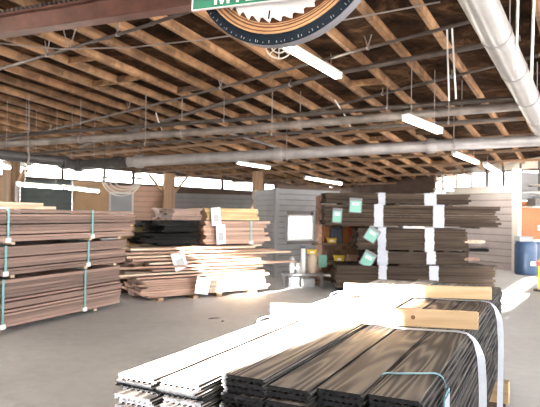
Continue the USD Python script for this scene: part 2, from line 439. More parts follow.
openings = [(1.25, 2.02, 1.96, 2.26), (1.25, 2.02, 2.35, 2.57), *[(1.02, 2.02, 2.268 + .028 * i, 2.278 + .028 * i) for i in range(3)], *[(1.25, 2.02, 2.58 + .028 * i, 2.59 + .028 * i) for i in range(4)], (1.78, 1.84, 2.9, 3.36), (1.98, 2.2, 2.9, 4.1)] + [(6.1, 7.1, 2.66 + .085 * i, 2.677 + .085 * i) for i in range(9)] + [(1.25, 2.02, 1.32 + .062 * i, 1.333 + .062 * i) for i in range(10)]
ts = sorted({-7.2, 24.0, *[o[0] for o in openings], *[o[1] for o in openings]})
for a, b in zip(ts[:-1], ts[1:]):
    mid = (a + b) / 2
    holes = sorted((o[2], o[3]) for o in openings if o[0] < mid < o[1])
    z = 0.0
    for h0, h1 in holes:
        if h0 > z + 1e-6:
            part(wallb, 'wall_panel', wseg(a, b, z, h0), M['plaster'])
        z = h1
    part(wallb, 'wall_panel', wseg(a, b, z, TOPB), M['plaster'])

# ------------------------------------------------------------------ left wall (with clerestory) and far wall
def onwall(px, py):
    r = ray(px, py)
    A = np.array([[r[0], -WD[0]], [r[1], -WD[1]]])
    dd, k = np.linalg.solve(A, WA)
    return k, CAM_Z + r[2] * dd, dd


def wbox(k0, k1, z0, z1, n0, n1, tops=None):
    """Box on the left wall: k along it, n out of it; tops = (z at k0, z at k1)."""
    v = []
    for z in (z0, z1):
        for k, n in ((k0, n1), (k1, n1), (k1, n0), (k0, n0)):
            zz = z if (z == z0 or tops is None) else (tops[0] if k == k0 else tops[1])
            q = WA + WD * k + WN * n
            v.append([*q, zz])
    b = trimesh.Trimesh(np.array(v), BOXF.copy(), process=False); b.fix_normals()
    return b


WL = thing('wall_left', 'left wall of boards and panels under a strip clerestory', 'wall', kind='structure')
ka, za, _ = onwall(0, 160); kb, zb_, _ = onwall(330, 190)
ZT = lambda k: za + (zb_ - za) * (k - ka) / (kb - ka)          # clerestory head and sill along the wall
kc, zc, _ = onwall(0, 176); ke, ze, _ = onwall(330, 197)
ZB = lambda k: zc + (ze - zc) * (k - kc) / (ke - kc)
kx = lambda px, py=200: onwall(px, py)[0]
K0, K1 = -7.0, 12.75
secs = [(K0, kx(20), 'ply'), (kx(20), kx(72), 'teal_panel'), (kx(72), kx(108), 'ply'), (kx(108), kx(165), 'siding_rose'), (kx(165), K1, 'siding_grey')]
for a, b, mt in secs:
    nb = 13
    if mt == 'ply':
        part(WL, 'plywood_panel', wbox(a + 0.005, b - 0.005, 0, 2, 0, 0.05, (ZB(a), ZB(b))), M[mt])
        continue
    for i in range(nb):
        zm = min(ZB(a), ZB(b)); z0, z1 = zm * i / nb, zm * (i + 1) / nb - 0.012
        part(WL, 'siding_board', wbox(a + 0.005, b - 0.005, z0, z1, 0, 0.05 + rng.uniform(0, 0.012)), M[mt])
    part(WL, 'wall_backing', wbox(a, b, 0, 2, -0.05, 0.0, (ZB(a), ZB(b))), M['header_wood'])
part(WL, 'sill', bar([*(WA + WD * K0 + WN * .02), ZB(K0) + .02], [*(WA + WD * K1 + WN * .02), ZB(K1) + .02], .16, .05), M['header_wood'])
for k in np.arange(K0, K1, 1.01):
    a, b = k, min(k + 1.0, K1)
    q = wbox(a, b, 0, 1, -0.08, 0.06, (roofz(WA + WD * a) + 0.18, roofz(WA + WD * b) + 0.18))
    low = q.vertices[:, 2] == 0
    q.vertices[low, 2] = [ZT(np.dot(v[:2] - WA, WD)) for v in q.vertices[low]]
    part(WL, 'header_panel', q, M['header_wood'])
for k in list(np.arange(K0 + 0.3, kx(20), 1.5)) + [kx(62), kx(104), kx(133), kx(222), kx(263), kx(296), kx(322)]:
    part(WL, 'mullion', wbox(k - 0.05, k + 0.05, ZB(k) + 0.04, ZT(k), -0.05, 0.05), M['header_wood'])
# window in the rosy wall
w1 = thing('window_1', 'small grey paned window set in the rosy board wall', 'window', kind='structure')
k0, zt, _ = onwall(109, 192); k1, zb, _ = onwall(133, 213)
part(w1, 'pane', wbox(k0 + .05, k1 - .05, zb, zt - .05, 0.065, 0.075), M['grey_box'])
for q in ((k0, k0 + .06, zb, zt), (k1 - .06, k1, zb, zt), (k0, k1, zt - .06, zt), (k0, k1, zb - .05, zb)):
    part(w1, 'frame', wbox(*q, 0.062, 0.10), M['white_paint'])


def wallpost(px0, px1, label, top=2.9, n=0.25, mat='post_wood'):
    a, b = kx(px0), kx(px1)
    q = WA + WD * (a + b) / 2 + WN * n
    t = thing('wooden_post', label, 'post', (*q, 0), math.atan2(WD[0], WD[1]))
    w = (b - a) / 2 * 0.8
    H = roofz(q) - 0.04
    part(t, 'post', cbox(-w, w, -w, w, 0, H, 0.01), M[mat])
    for s in (-1, 1):
        part(t, 'brace', bar((0, s * w, H - 0.75), (0, s * (w + 0.55), H - 0.06), 0.09, 0.09), M[mat])
    part(t, 'base_plate', box(-w - .05, w + .05, -w - .05, w + .05, 0, 0.012), M['iron'])


wallpost(160, 173, 'tan timber post beside the rosy boarded wall', n=0.34)

# far wall on the right
def fbox(k0, k1, z0, z1, n0, n1, tops=None):
    v = []
    for z in (z0, z1):
        for k, n in ((k0, n1), (k1, n1), (k1, n0), (k0, n0)):
            zz = z if (z == z0 or tops is None) else (tops[0] if k == k0 else tops[1])
            v.append([*(FA + FD * k + FN * n), zz])
    b = trimesh.Trimesh(np.array(v), BOXF.copy(), process=False); b.fix_normals()
    return b


KF = float(np.linalg.norm(FB - FA))
WF = thing('wall_far', 'far wall of pale pinkish grey lap siding boards', 'wall', kind='structure')
nb, ZF = 11, 2.30
for i in range(nb):
    part(WF, 'siding_board', fbox(0, KF, ZF * i / nb, ZF * (i + 1) / nb - 0.018, 0, 0.05 + rng.uniform(0, .012)), M['siding_pink'])
part(WF, 'wall_backing', fbox(0, KF, 0, ZF, -0.06, 0), M['header_wood'])
part(WF, 'ledge', fbox(0, KF, ZF, ZF + 0.05, -0.5, 0.08), M['cream'])
kk = 5.6
part(WF, 'header', fbox(0, kk, ZF + .05, 3, -0.5, -0.42, (roofz(FA) + .1, roofz(FA + FD * kk) + .1)), M['header_wood'])
part(WF, 'header', fbox(kk, KF + 6, 3.02, 3.3, -0.5, -0.42, (roofz(FA + FD * kk) + .1, roofz(FA + FD * (KF + 6)) + .1)), M['cream'])
for k in np.arange(kk + 0.35, KF + 6, 0.62):
    part(WF, 'stud', fbox(k - .03, k + .03, ZF + .05, roofz(FA + FD * k), -0.48, -0.40), M['iron'] if int(k * 10) % 3 == 0 else M['cream'])
part(WF, 'rail', fbox(kk, KF + 6, ZF + 0.18, ZF + 0.24, -0.40, -0.36), M['cream'])
part(WF, 'corner_post', fbox(KF - 0.06, KF + 0.14, 0, 3.0, 0, 0.16), M['cream'])
# bay right of the corner post
BK = 1.3
for z0, z1, mt in ((0.9, 2.05, 'ply_orange'), (0, 0.88, 'siding_grey'), (2.07, 2.9, 'siding_grey')):
    part(WF, 'bay_panel', fbox(KF + .10, KF + .14, z0, z1, -5, 0), M[mt])
part(WF, 'bay_shelf', fbox(KF + .14, KF + .5, 1.86, 1.90, -4, -0.02), M['cream'])
part(WF, 'bay_shelf', fbox(KF + .14, KF + .5, 2.28, 2.32, -4, -0.02), M['cream'])
for i in range(6):
    n_ = -0.3 - i * 0.27
    h = (0.22, 0.30, 0.18, 0.33, 0.25, 0.2)[i]
    w_ = (0.2, 0.16, 0.22, 0.14, 0.2, 0.2)[i]
    solo('storage_box', ('dark storage box on the high bay shelf, nearest the white corner post', 'pale grey box second from the corner post on the bay shelf', 'low navy box third from the corner post on the bay shelf',
                         'tall dark box fourth from the corner post on the bay shelf', 'pale grey box fifth from the corner post on the bay shelf', 'navy box furthest from the corner post on the bay shelf')[i], 'box',
         fbox(KF + .18, KF + .45, 1.902, 1.902 + h, n_ - w_ / 2, n_ + w_ / 2), M[('iron', 'grey_box', 'navy')[i % 3]])

# boards lying on the ledge of the far wall
for i, (a, b) in enumerate(((6.4, 8.6), (6.8, 9.3), (6.2, 7.8))):
    solo('long_board', ('long cream board lying on the far wall ledge, lowest', 'long cream board on the far wall ledge reaching furthest right', 'short cream board topmost on the far wall ledge')[i], 'board',
         fbox(a, b, ZF + .052 + i * .062, ZF + .11 + i * .062, -0.28, -0.05), M['cream'])

# ------------------------------------------------------------------ grey cabin with a bright window
CN = at(275, 278, 14.3); CN[2] = 0
CR = at(338, 278, 15.5); CL = at(254, 278, 16.4)
fd = (CR - CN)[:2]; fl_ = float(np.linalg.norm(fd)); faz = math.atan2(fd[0], fd[1])
cab = thing('cabin', 'grey lap sided cabin with one bright square window', 'cabin', CN, faz)   # local y along the front, local -x ... +x faces room
ld = (CL - CN)[:2]; ll = float(np.linalg.norm(ld))
c_, s_ = math.cos(faz), math.sin(faz)
tol = lambda w: np.array([w[0] * c_ - w[1] * s_, w[0] * s_ + w[1] * c_])       # world xy offset -> local (x right of y, y)
lloc = tol(ld) / ll
CH, nb = 2.22, 16
ry = [0.28, 0.98]                                                              # window span along the front
rr = ray(286, 230); k = np.linalg.solve(np.array([[rr[0], -fd[0] / fl_], [rr[1], -fd[1] / fl_]]), CN[:2]); wy0, wd0 = k[1], k[0]
rr = ray(312, 230); k = np.linalg.solve(np.array([[rr[0], -fd[0] / fl_], [rr[1], -fd[1] / fl_]]), CN[:2]); wy1 = k[1]
wz1, wz0 = at(298, 215, wd0)[2], at(298, 241, wd0)[2]


def lbox(a0, a1, z0, z1, n0, n1):
    nrm = np.array([-lloc[1], lloc[0]])
    if nrm[0] > 0 and nrm[1] > 0: nrm = nrm
    nrm = nrm if np.dot(nrm, tol(np.array([-1.0, -0.3]))) > 0 else -nrm
    v = []
    for z in (z0, z1):
        for a, n in ((a0, n1), (a1, n1), (a1, n0), (a0, n0)):
            v.append([*(lloc * a + nrm * n), z])
    b = trimesh.Trimesh(np.array(v), BOXF.copy(), process=False); b.fix_normals()
    return b


for i in range(nb):
    z0, z1 = CH * i / nb, CH * (i + 1) / nb - 0.015
    j = rng.uniform(0, 0.012)
    if z1 > wz0 and z0 < wz1:
        part(cab, 'siding_board', box(0, 0.03 + j, 0.0, wy0, z0, z1), M['siding_grey'])
        part(cab, 'siding_board', box(0, 0.03 + j, wy1, fl_, z0, z1), M['siding_grey'])
    else:
        part(cab, 'siding_board', box(0, 0.03 + j, 0.0, fl_, z0, z1), M['siding_grey'])
    part(cab, 'siding_board', lbox(0, ll, z0, z1, 0, 0.03 + j), M['siding_grey'])
part(cab, 'corner_trim', box(-0.03, 0.06, -0.05, 0.05, 0, CH), M['siding_grey'])
part(cab, 'roof_trim', box(-0.02, 0.10, -0.06, fl_, CH, CH + 0.07), M['header_wood'])
part(cab, 'window_pane', box(0.0, 0.02, wy0 + .04, wy1 - .04, wz0 + .04, wz1 - .04), M['window_glow'], 'bright white window pane')
for q in ((wy0, wy0 + .05, wz0, wz1), (wy1 - .05, wy1, wz0, wz1), (wy0, wy1, wz1 - .05, wz1), (wy0, wy1, wz0, wz0 + .05)):
    part(cab, 'window_frame', box(0.0, 0.055, *q), M['white_paint'])
part(cab, 'core', trimesh.convex.convex_hull(np.array([[-0.01, 0.02, z] for z in (0, CH)] + [[-0.01, fl_, z] for z in (0, CH)] + [[*(lloc * ll + (0.0, 0.02)), z] for z in (0, CH)] + [[-1.8, fl_, z] for z in (0, CH)])), M['iron'])


# ------------------------------------------------------------------ lumber packs
def pack(name, label, mat, loc, az, x0, x1, y0, y1, z0, z1, th, cols=4, rag=0.04, group=None, straps=(), pads=True, strap_mat='teal_strap', stickers=(), rag_far=None, strap_w=0.035, jut=0.006, loose=0.0):
    """Strapped pack: boards run along local y; front face at local x1."""
    t = thing(name, label, 'lumber pack', loc, az, group)
    n = max(1, int(round((z1 - z0) / th))); h = (z1 - z0) / n
    bw = (x1 - x0) / cols
    for i in range(n):
        long = rng.random() < 0.12
        gap = 0.016 if rng.random() < loose else 0.003
        for c in range(cols):
            a = y0 + rng.uniform(-rag, rag); b = y1 + rng.uniform(-1, 1) * (rag_far if rag_far is not None else rag)
            if c == cols - 1 and long:
                b += (rag_far or rag) * 1.2
            e = rng.uniform(-jut, jut) if c == cols - 1 else 0
            part(t, 'board', box(x0 + c * bw + 0.002, x0 + (c + 1) * bw - 0.002 + e, a, b, z0 + i * h + 0.002, z0 + (i + 1) * h - gap), M[mat])
    for sy in straps:
        e = 0.012
        pts = [(x0 - e, sy, z0 - 0.004), (x0 - e, sy, z1 + e), (x1 + e, sy, z1 + e), (x1 + e, sy, z0 - 0.004), (x0 - e, sy, z0 - 0.004)]
        for p0, p1 in zip(pts[:-1], pts[1:]):
            pass
        w = strap_w
        sm = join(box(x1 + e - .004, x1 + e, sy - w / 2, sy + w / 2, z0 - .004, z1 + e), box(x0 - e, x1 + e, sy - w / 2, sy + w / 2, z1 + e - .004, z1 + e), box(x0 - e, x0 - e + .004, sy - w / 2, sy + w / 2, z0 - .004, z1 + e))
        part(t, 'strap', sm, M[strap_mat])
        if pads:
            part(t, 'edge_pad', cbox(x1 - .03, x1 + .02, sy - .045, sy + .045, z0 - 0.012, z0 + .05, .004), M['white_paint'])
    for sy in stickers:
        part(t, 'sticker', box(x0, x1 + 0.03, sy - 0.03, sy + 0.03, z0 - 0.036, z0 - 0.002), M['pale_board'])
    return t


# left stack of three brown packs
LO = np.array([-3.43, 7.37, 0]); LAZ = math.radians(22.6)
pack('lumber_pack', 'lowest and tallest pack of reddish brown boards at the left edge', 'brown_board', LO, LAZ, -1.1, 0, -0.35, 2.5, 0.075, 0.69, 0.047, loose=.3, jut=.012, straps=(0.07, 1.62), stickers=(0.0, 1.85))
pack('lumber_pack', 'middle pack of reddish brown boards in the left stack', 'brown_board', LO, LAZ, -1.1, 0, -0.35, 2.62, 0.75, 1.12, 0.047, loose=.2, jut=.012, straps=(0.10, 1.68), stickers=(0.2, 1.6, 2.3))
pack('lumber_pack', 'top pack of reddish brown boards in the left stack, ragged right end', 'brown_board', LO, LAZ, -1.1, 0, -0.35, 2.85, 1.18, 1.60, 0.047, loose=.3, jut=.012, straps=(0.13, 1.76), stickers=(0.2, 1.7, 2.4), rag_far=0.10)
lf = lambda x, y, z: LO + np.array([math.cos(LAZ) * x + math.sin(LAZ) * y, -math.sin(LAZ) * x + math.cos(LAZ) * y, z])
for i, (x, a, b, z, lab) in enumerate(((-0.25, -0.3, 1.15, 1.605, 'pale pinkish plank on top of the left stack, nearest its front'), (-0.48, -0.3, 0.6, 1.605, 'pale plank on top of the left stack, behind the front plank'), (-0.30, -0.35, 0.95, 1.652, 'upper pale plank resting on the planks over the left stack'))):
    t = thing('pale_plank', lab, 'plank', lf(x, a, z), LAZ)
    part(t, 'plank', cbox(-0.1, 0.1, 0, b - a, 0.0, 0.045, .004), M['pale_board'])
# crumpled film between the packs
cf = trimesh.creation.icosphere(subdivisions=3, radius=1.0)
cf.vertices *= (0.07, 0.22, 0.02)
cf.vertices += (meshkit.noise(cf.vertices * 40, 3)[:, None] - .5) * 0.02
cf.vertices = np.array([lf(-0.02 + v[0], 2.2 + v[1], 1.145 + v[2] * 0.8) for v in cf.vertices])
solo('plastic_film', 'crumpled grey plastic film squeezed between two brown packs', 'plastic film', cf, M['grey_box'], smooth=True)

# right stack of dark packs (length across the view)
RD = 12.0
rx = lambda px, d=RD: (px - W_ / 2) / F_ * d
RAZ = math.radians(90)
rpk = [('top thin pack of dark brown boards on the right stack', 325, 470, 1.83, 2.04, 'dark_board', 0.05),
       ('second pack from the top of the right stack, long dark brown boards', 325, 497, 1.37, 1.80, 'dark_board', 0.05),
       ('middle pack of the right dark stack, crossed by two white wraps', 358, 466, 0.87, 1.32, 'dark_board', 0.05),
       ('fourth thin pack down in the right dark stack', 366, 466, 0.585, 0.84, 'dark_board', 0.04),
       ('lowest pack of the right dark stack, longest boards near the floor', 337, 493, 0.10, 0.55, 'dark_board', 0.05)]
wraps = [((378, 385), (424, 436)), ((374, 383), (433, 444)), ((378, 386), (425, 434)), ((378, 388), (427, 436)), ((378, 386), (428, 437))]
for (lab, a, b, z0, z1, mt, th), wr in zip(rpk, wraps):
    dz = (rng.uniform(0, 0.05))
    t = pack('lumber_pack', lab, mt, (0, RD, 0), RAZ, -1.0, 0.0 + (0.13 if z0 < 0.5 else 0), rx(a), rx(b), z0, z1, th, cols=3, rag=0.03, rag_far=0.045, jut=0.005)
    xf = 0.0 + (0.13 if z0 < 0.5 else 0)
    for wa, wb in wr:
        ya, yb = rx(wa), rx(wb)
        pts = [(xf + .012, z0 - .03), (xf + .03, z0 + .25 * (z1 - z0)), (xf + .018, z0 + .6 * (z1 - z0)), (xf + .022, z1), (xf - .03, z1 + .012), (xf - .3, z1 + .012)]
        q = smoothline([(x, 0, z) for x, z in pts], 6)
        rb = ribbon(q + [0, (ya + yb) / 2, 0], (0, 1, 0), yb - ya, 0.006)
        n_ = meshkit.noise(rb.vertices * 25, 5) - 0.5
        rb.vertices[:, 1] += n_ * 0.03
        part(t, 'paper_wrap', rb, M['strap_white'], 'white paper edge wrap')
    for sy in (rx(a) + 0.4, (rx(a) + rx(b)) / 2, rx(b) - 0.4):
        part(t, 'sticker', box(-1.0, -0.01, sy - .05, sy + .05, z0 - 0.035 if z0 > .2 else 0.0, z0 - .002), M['dark_board'])
solo('white_batten', 'short white batten lying between two packs of the right stack', 'batten', box(rx(403), rx(424), RD - 0.06, RD + .3, 1.325, 1.365), M['white_paint'])
solo('white_batten', 'small white batten end on top of the dark stack, right wrap', 'batten', box(rx(434), rx(446), RD - 0.02, RD + .3, 2.045, 2.085), M['white_paint'])
solo('dark_plank', 'long dark plank lying along the front of the lowest right pack', 'plank', cbox(rx(398), rx(496), RD - 0.12, RD - 0.03, 0.553, 0.584), M['dark_board'])
for px_, z, mt, lab in ((488, 1.03, 'rosy_board', 'rosy board end jutting right beside the middle dark pack'), (492, 0.85, 'black_board', 'black board jutting furthest right beside the dark stack'), (483, 0.66, 'rosy_board', 'lowest rosy board end jutting right beside the dark stack')):
    solo('loose_board', lab, 'board', box(rx(467) + .01, rx(px_), RD + 0.15, RD + 0.35, z, z + 0.06), M[mt])
    solo('board_rest', 'small block under the ' + lab.split(' beside')[0], 'block', box(rx(468), rx(472), RD + .18, RD + .32, 0 if z < .7 else {1.03: 0.912, 0.85: 0.722}[z], z - .001), M['dark_board'])


# tags on the packs
def tag(label, px0, px1, py0, py1, d, tilt=0, film=True):
    c0 = at((px0 + px1) / 2, (py0 + py1) / 2, d); w = (px1 - px0) / F_ * d; h = (py1 - py0) / F_ * d
    t = thing('paper_tag', label, 'tag', c0)
    R = trimesh.transformations.rotation_matrix(math.radians(tilt), [0, 1, 0])
    if film:
        b = cbox(-w / 2 - .02, w / 2 + .02, 0.004, 0.008, -h / 2 - .02, h / 2 + .06, .001); b.apply_transform(R); part(t, 'film_pocket', b, M['film'])
    b = cbox(-w / 2, w / 2, -0.003, 0.003, -h / 2, h / 2, .001); b.apply_transform(R); part(t, 'sheet', b, M['mint'])
    b = box(-w * .3, w * .3, -0.005, -0.003, h * .1, h * .35); b.apply_transform(R); part(t, 'white_panel', b, M['paper'])
    return t


tag('mint tag hanging on the left end of the second dark pack', 333, 341, 211, 222, 11.97, 4)
tag('mint tag over the top two dark packs left of the wrap', 350, 361, 201, 212, 11.95, 3)
tag('tilted mint tag on the left end of the middle dark pack', 366, 377, 230, 241, 11.95, 32)
tag('tilted mint tag on the fourth dark pack, lowest of the tags', 362, 373, 254, 266, 11.95, 28)

# ------------------------------------------------------------------ middle-left pile
PO = np.array([-2.35, 10.1, 0]); PAZ = math.radians(55)
pf = lambda x, y, z: PO + np.array([math.cos(PAZ) * x + math.sin(PAZ) * y, -math.sin(PAZ) * x + math.cos(PAZ) * y, z])
pack('lumber_pack', 'dark reddish pack at the bottom of the untidy middle pile', 'rosy_board', PO, PAZ, -1.0, -0.06, 0.2, 1.27, 0.06, 0.38, 0.04, cols=3, rag=0.1, rag_far=0.04)
pack('lumber_pack', 'pale pack low at the right end of the untidy middle pile', 'pale_board', PO, PAZ, -1.0, 0.02, 1.45, 2.8, 0.08, 0.40, 0.045, cols=3, rag=0.08)
for i, y in enumerate((0.5, 1.2, 1.7, 2.5)):
    solo('skid_block', ('timber block under the dark reddish pack, left', 'timber block under the dark reddish pack, right', 'timber block under the pale low pack, left', 'timber block under the pale low pack, right')[i], 'block',
         trimesh.Trimesh([pf(*v) for v in box(-0.98, 0.04, y - .05, y + .05, 0, 0.056 if y < 1.4 else .076).vertices], BOXF.copy(), process=False), M['post_wood'])
z = 0.42
lay = 0
ORD = ['lowest', 'second', 'third', 'fourth', 'fifth', 'sixth', 'seventh', 'eighth', 'ninth', 'tenth']
while z < 0.93:
    la = rng.uniform(-.05, .05)
    for c in range(4):
        x = 0.03 - 0.245 * c + rng.uniform(-.008, .008)
        a = rng.uniform(-0.75, 0.3); b = rng.uniform(2.4, 3.2) if lay % 2 == 0 else rng.uniform(2.0, 2.9)
        if lay in (3, 6) and c == 0:
            b = 3.35
        t = thing('loose_board', f'front loose board in the {ORD[lay]} layer of loose boards in the middle pile' if c == 0 else 'loose board behind the front ones in the untidy middle pile', 'board', pf(x, a, z), PAZ + la + rng.uniform(-.004, .004), 'loose boards of the middle pile')
        part(t, 'board', cbox(-0.10, 0.10, 0, b - a, 0, 0.032 + rng.uniform(0, .012), .003), M[rng.choice(['pale_board', 'pale_board', 'rosy_board'])])
    z += 0.062
    lay += 1
pack('lumber_pack', 'black charred pack with ragged ends on the middle pile, lower', 'black_board', PO, PAZ, -1.0, -0.1, 0.35, 1.31, 0.99, 1.20, 0.042, cols=3, rag=0.14, rag_far=.03)
pack('lumber_pack', 'black charred pack with ragged ends on the middle pile, upper', 'black_board', PO, PAZ, -1.0, -0.1, 0.5, 1.31, 1.22, 1.43, 0.042, cols=3, rag=0.14, rag_far=.03)
pack('lumber_pack', 'brown pack beside the black ones on the middle pile', 'rosy_board', PO, PAZ, -1.0, -0.05, 1.42, 2.85, 0.99, 1.43, 0.045, cols=3, rag=0.05, straps=(2.45,), pads=True, rag_far=.1)
pack('lumber_pack', 'yellow pine pack topmost on the middle pile', 'yellow_board', PO, PAZ, -0.9, -0.08, 1.45, 2.65, 1.45, 1.68, 0.04, cols=3, rag=0.04)
pack('lumber_pack', 'short red brown pack topmost at the left of the yellow pine', 'brown_board', PO, PAZ, -0.9, -0.08, 0.75, 1.34, 1.45, 1.66, 0.04, cols=3, rag=0.06, rag_far=.03)
pack('lumber_pack', 'yellow sheet pack standing behind the black packs', 'yellow_board', PO, PAZ, -1.9, -1.1, -0.2, 1.2, 0.9, 1.32, 0.06, cols=2, rag=0.03)
solo('trestle', 'dark trestle block under the yellow sheet pack', 'trestle', trimesh.Trimesh([pf(*v) for v in box(-1.85, -1.15, 0.0, 1.0, 0, 0.898).vertices], BOXF.copy(), process=False), M['header_wood'])


def ptag(label, y, z, w, h, x=0.03, tilt=0, mat='paper'):
    t = thing('paper_label', label, 'label', pf(x, y, z), PAZ)
    b = cbox(0, 0.006, -w / 2, w / 2, -h / 2, h / 2, .001); b.apply_transform(trimesh.transformations.rotation_matrix(math.radians(tilt), [1, 0, 0])); part(t, 'sheet', b, M[mat])
    b = box(0.006, 0.008, -w * .3, w * .3, -h * .3, h * .1); b.apply_transform(trimesh.transformations.rotation_matrix(math.radians(tilt), [1, 0, 0])); part(t, 'print', b, M['grey_box'])


ptag('pale blue label sheet over the front of the yellow pine pack', 1.62, 1.52, 0.20, 0.34, 0.0, 6)
ptag('pale blue label sheet on the brown pack by the black ones', 1.72, 1.18, 0.20, 0.38, 0.02, 4)
ptag('white label hanging on the loose pale boards', 0.80, 0.72, 0.26, 0.33, 0.14, 20)
ptag('white label at the foot of the middle pile', 1.30, 0.23, 0.28, 0.30, 0.10, -12)

# timber post with brace left of the cabin
q = at(257, 230, 20.5)
t = thing('wooden_post', 'pale timber post with a raking brace left of the grey cabin', 'post', (q[0], q[1], 0), 0.3)
part(t, 'post', cbox(-.15, .15, -.15, .15, 0, roofz(q) - .04, .01), M['post_wood'])
part(t, 'brace', bar((-.3, -.25, 1.35), (.15, -.2, 2.3), .14, .1), M['pale_board'])
part(t, 'rag', trimesh.creation.icosphere(subdivisions=2, radius=0.14).apply_scale((1, .6, 1.5)).apply_translation((0, -.2, 2.2)), M['pale_board'], smooth=True)
# post at far left
q = at(11, 180, 18.8)
t = thing('wooden_post', 'tan timber post at the left edge with a raking brace', 'post', (q[0], q[1], 0), 0.4)
H = roofz(q) - .03
part(t, 'post', cbox(-.2, .2, -.2, .2, 0, H, .01), M['post_wood'])
part(t, 'brace', bar((.2, 0, H - 1.15), (.9, 0, H - .1), .12, .12), M['post_wood'])
part(t, 'conduit', tube([(.3, -.05, 0.0), (.3, -.05, H - 0.9)], .05, 8), M['white_paint'], smooth=40)
part(t, 'junction_box', cbox(.5, .8, -.12, 0, H - .45, H - .15, .01), M['white_paint'])

# ------------------------------------------------------------------ rack and clutter between cabin and right stack
d0 = 13.0
X = lambda px, d=d0: (px - W_ / 2) / F_ * d
Zp = lambda py, d=d0, px=330: at(px, py, d)[2]
rk = thing('storage_rack', 'wooden storage rack of two shelves left of the dark stack', 'rack', (X(340), d0, 0))
ox = X(340)
for px_ in (320, 372):
    for yy in (-0.02, 0.55):
        part(rk, 'upright', cbox(X(px_) - ox - .05, X(px_) - ox + .05, yy - .04, yy + .04, 0, Zp(196), .006), M['rosy_board'])
for py in (243, 262, 279):
    part(rk, 'shelf_board', cbox(X(312) - ox, X(374) - ox, -0.06, 0.6, Zp(py) - .05, Zp(py), .004), M['purlin_wood'])
part(rk, 'back_panel', box(X(320) - ox, X(372) - ox, .58, .60, 0.2, Zp(210)), M['purlin_wood'])
sh1, sh2, sh3 = Zp(243) + .001, Zp(262) + .001, Zp(279) + .001
for px0, px1, py, mt, lab, y0 in ((325, 331.5, 228, 'ply_orange', 'orange board offcut standing at the left of the upper shelf', .25), (332, 344, 228, 'navy', 'dark blue box on the upper rack shelf', .25), (344.5, 351, 228, 'ply_orange', 'orange offcut between the blue and red boxes', .25), (352, 361, 227, 'red', 'red box on the upper rack shelf', .25)):
    t = thing('carton', lab, 'box', (X((px0 + px1) / 2), d0 + y0, sh1))
    w = (X(px1) - X(px0)) / 2 - .004
    part(t, 'body', cbox(-w, w, 0, .28, 0, Zp(py) - sh1, .006), M[mt])
    part(t, 'lid', cbox(-w - .003, w + .003, -.004, .284, Zp(py) - sh1 - .05, Zp(py) - sh1 + .006, .004), M[mt])


def bin_(label, px0, px1, py1, zb, d, mt='yellow'):
    w = (X(px1, d) - X(px0, d)) / 2; h = Zp(py1, d) - zb
    t = thing('parts_bin', label, 'bin', (X((px0 + px1) / 2, d), d, zb))
    shell = trimesh.convex.convex_hull(np.array([[sx * w * k, sy, zz] for sx in (-1, 1) for sy in (0, .2) for zz, k in ((0, .85), (h, 1))]))
    part(t, 'body', shell, M[mt]); part(t, 'rim', cbox(-w - .01, w + .01, -.012, .212, h - .02, h, .004), M[mt]); part(t, 'label_plate', box(-w * .4, w * .4, -.006, -.002, h * .3, h * .6), M['paper'])


bin_('yellow parts bin at the front of the upper rack shelf', 328, 337, 238, sh1, d0 - .02)
bin_('yellow parts bin on the lower rack shelf', 335, 345, 255.5, sh2, d0 - .02)
for i, (px0, px1, py) in enumerate(((347, 360, 258), (348, 361, 254.5))):
    solo('board_offcut', ('rosy board offcut lying on the lower rack shelf', 'upper rosy board offcut on the lower rack shelf')[i], 'offcut', cbox(X(px0), X(px1), d0, d0 + .2, sh2 + i * .085, sh2 + .08 + i * .085, .004), M['rosy_board'])
# bench by the cabin
dB = 12.6
bn = thing('bench', 'low grey bench in front of the cabin', 'bench', (X(304, dB), dB, 0))
hb = Zp(274, dB)
part(bn, 'top', cbox(X(283, dB) - X(304, dB), X(325, dB) - X(304, dB), 0, .5, hb - .05, hb, .006), M['siding_grey'])
for px_ in (285, 323):
    for yy in (.03, .45):
        part(bn, 'leg', cbox(X(px_, dB) - X(304, dB) - .03, X(px_, dB) - X(304, dB) + .03, yy, yy + .05, 0, hb - .05, .004), M['siding_grey'])


def can(name, label, px, w_px, py_top, zb, d, mt, cat, cap=None):
    r = w_px / 2 / F_ * d; h = Zp(py_top, d, px) - zb
    t = thing(name, label, cat, (X(px, d), d + r + .05, zb))
    part(t, 'body', lathe([(0, 0), (r * .96, 0), (r, .02), (r, h * .8), (r * .9, h * .9), (0, h * .9)]), M[mt], smooth=40)
    part(t, 'lid', lathe([(0, h * .9), (r * .7, h * .9), (r * .7, h), (0, h)]), M[cap or mt], smooth=40)


can('canister', 'beige canister on the low bench', 313.5, 9, 255, hb + .001, dB, 'beige', 'canister')
can('white_bottle', 'white bottle at the left on the low bench', 293, 5, 257, hb + .001, dB, 'paper', 'bottle', 'beige')
can('white_bottle', 'tall white bottle in the middle of the low bench', 304, 5, 246, hb + .001, dB, 'white_paint', 'bottle', 'navy')
can('white_bottle', 'short white bottle beside the beige canister', 299, 4, 262, hb + .001, dB, 'white_paint', 'bottle', 'iron')
bin_('yellow parts bin on top of the beige canister', 308, 317, 250, Zp(255, dB) + .012, dB + 0.01)
solo('carton', 'small pale carton under the low bench', 'carton', cbox(X(290, dB), X(300, dB), dB + .06, dB + .36, 0, .2, .006), M['paper'])
solo('carton', 'grey carton under the low bench beside the pale one', 'carton', cbox(X(303, dB), X(316, dB), dB + .06, dB + .36, 0, .17, .006), M['grey_box'])
solo('green_card', 'mint green card hanging at the left end of the rack', 'card', cbox(X(319), X(327), d0 - .11, d0 - .10, Zp(267), Zp(255), .002), M['mint'])

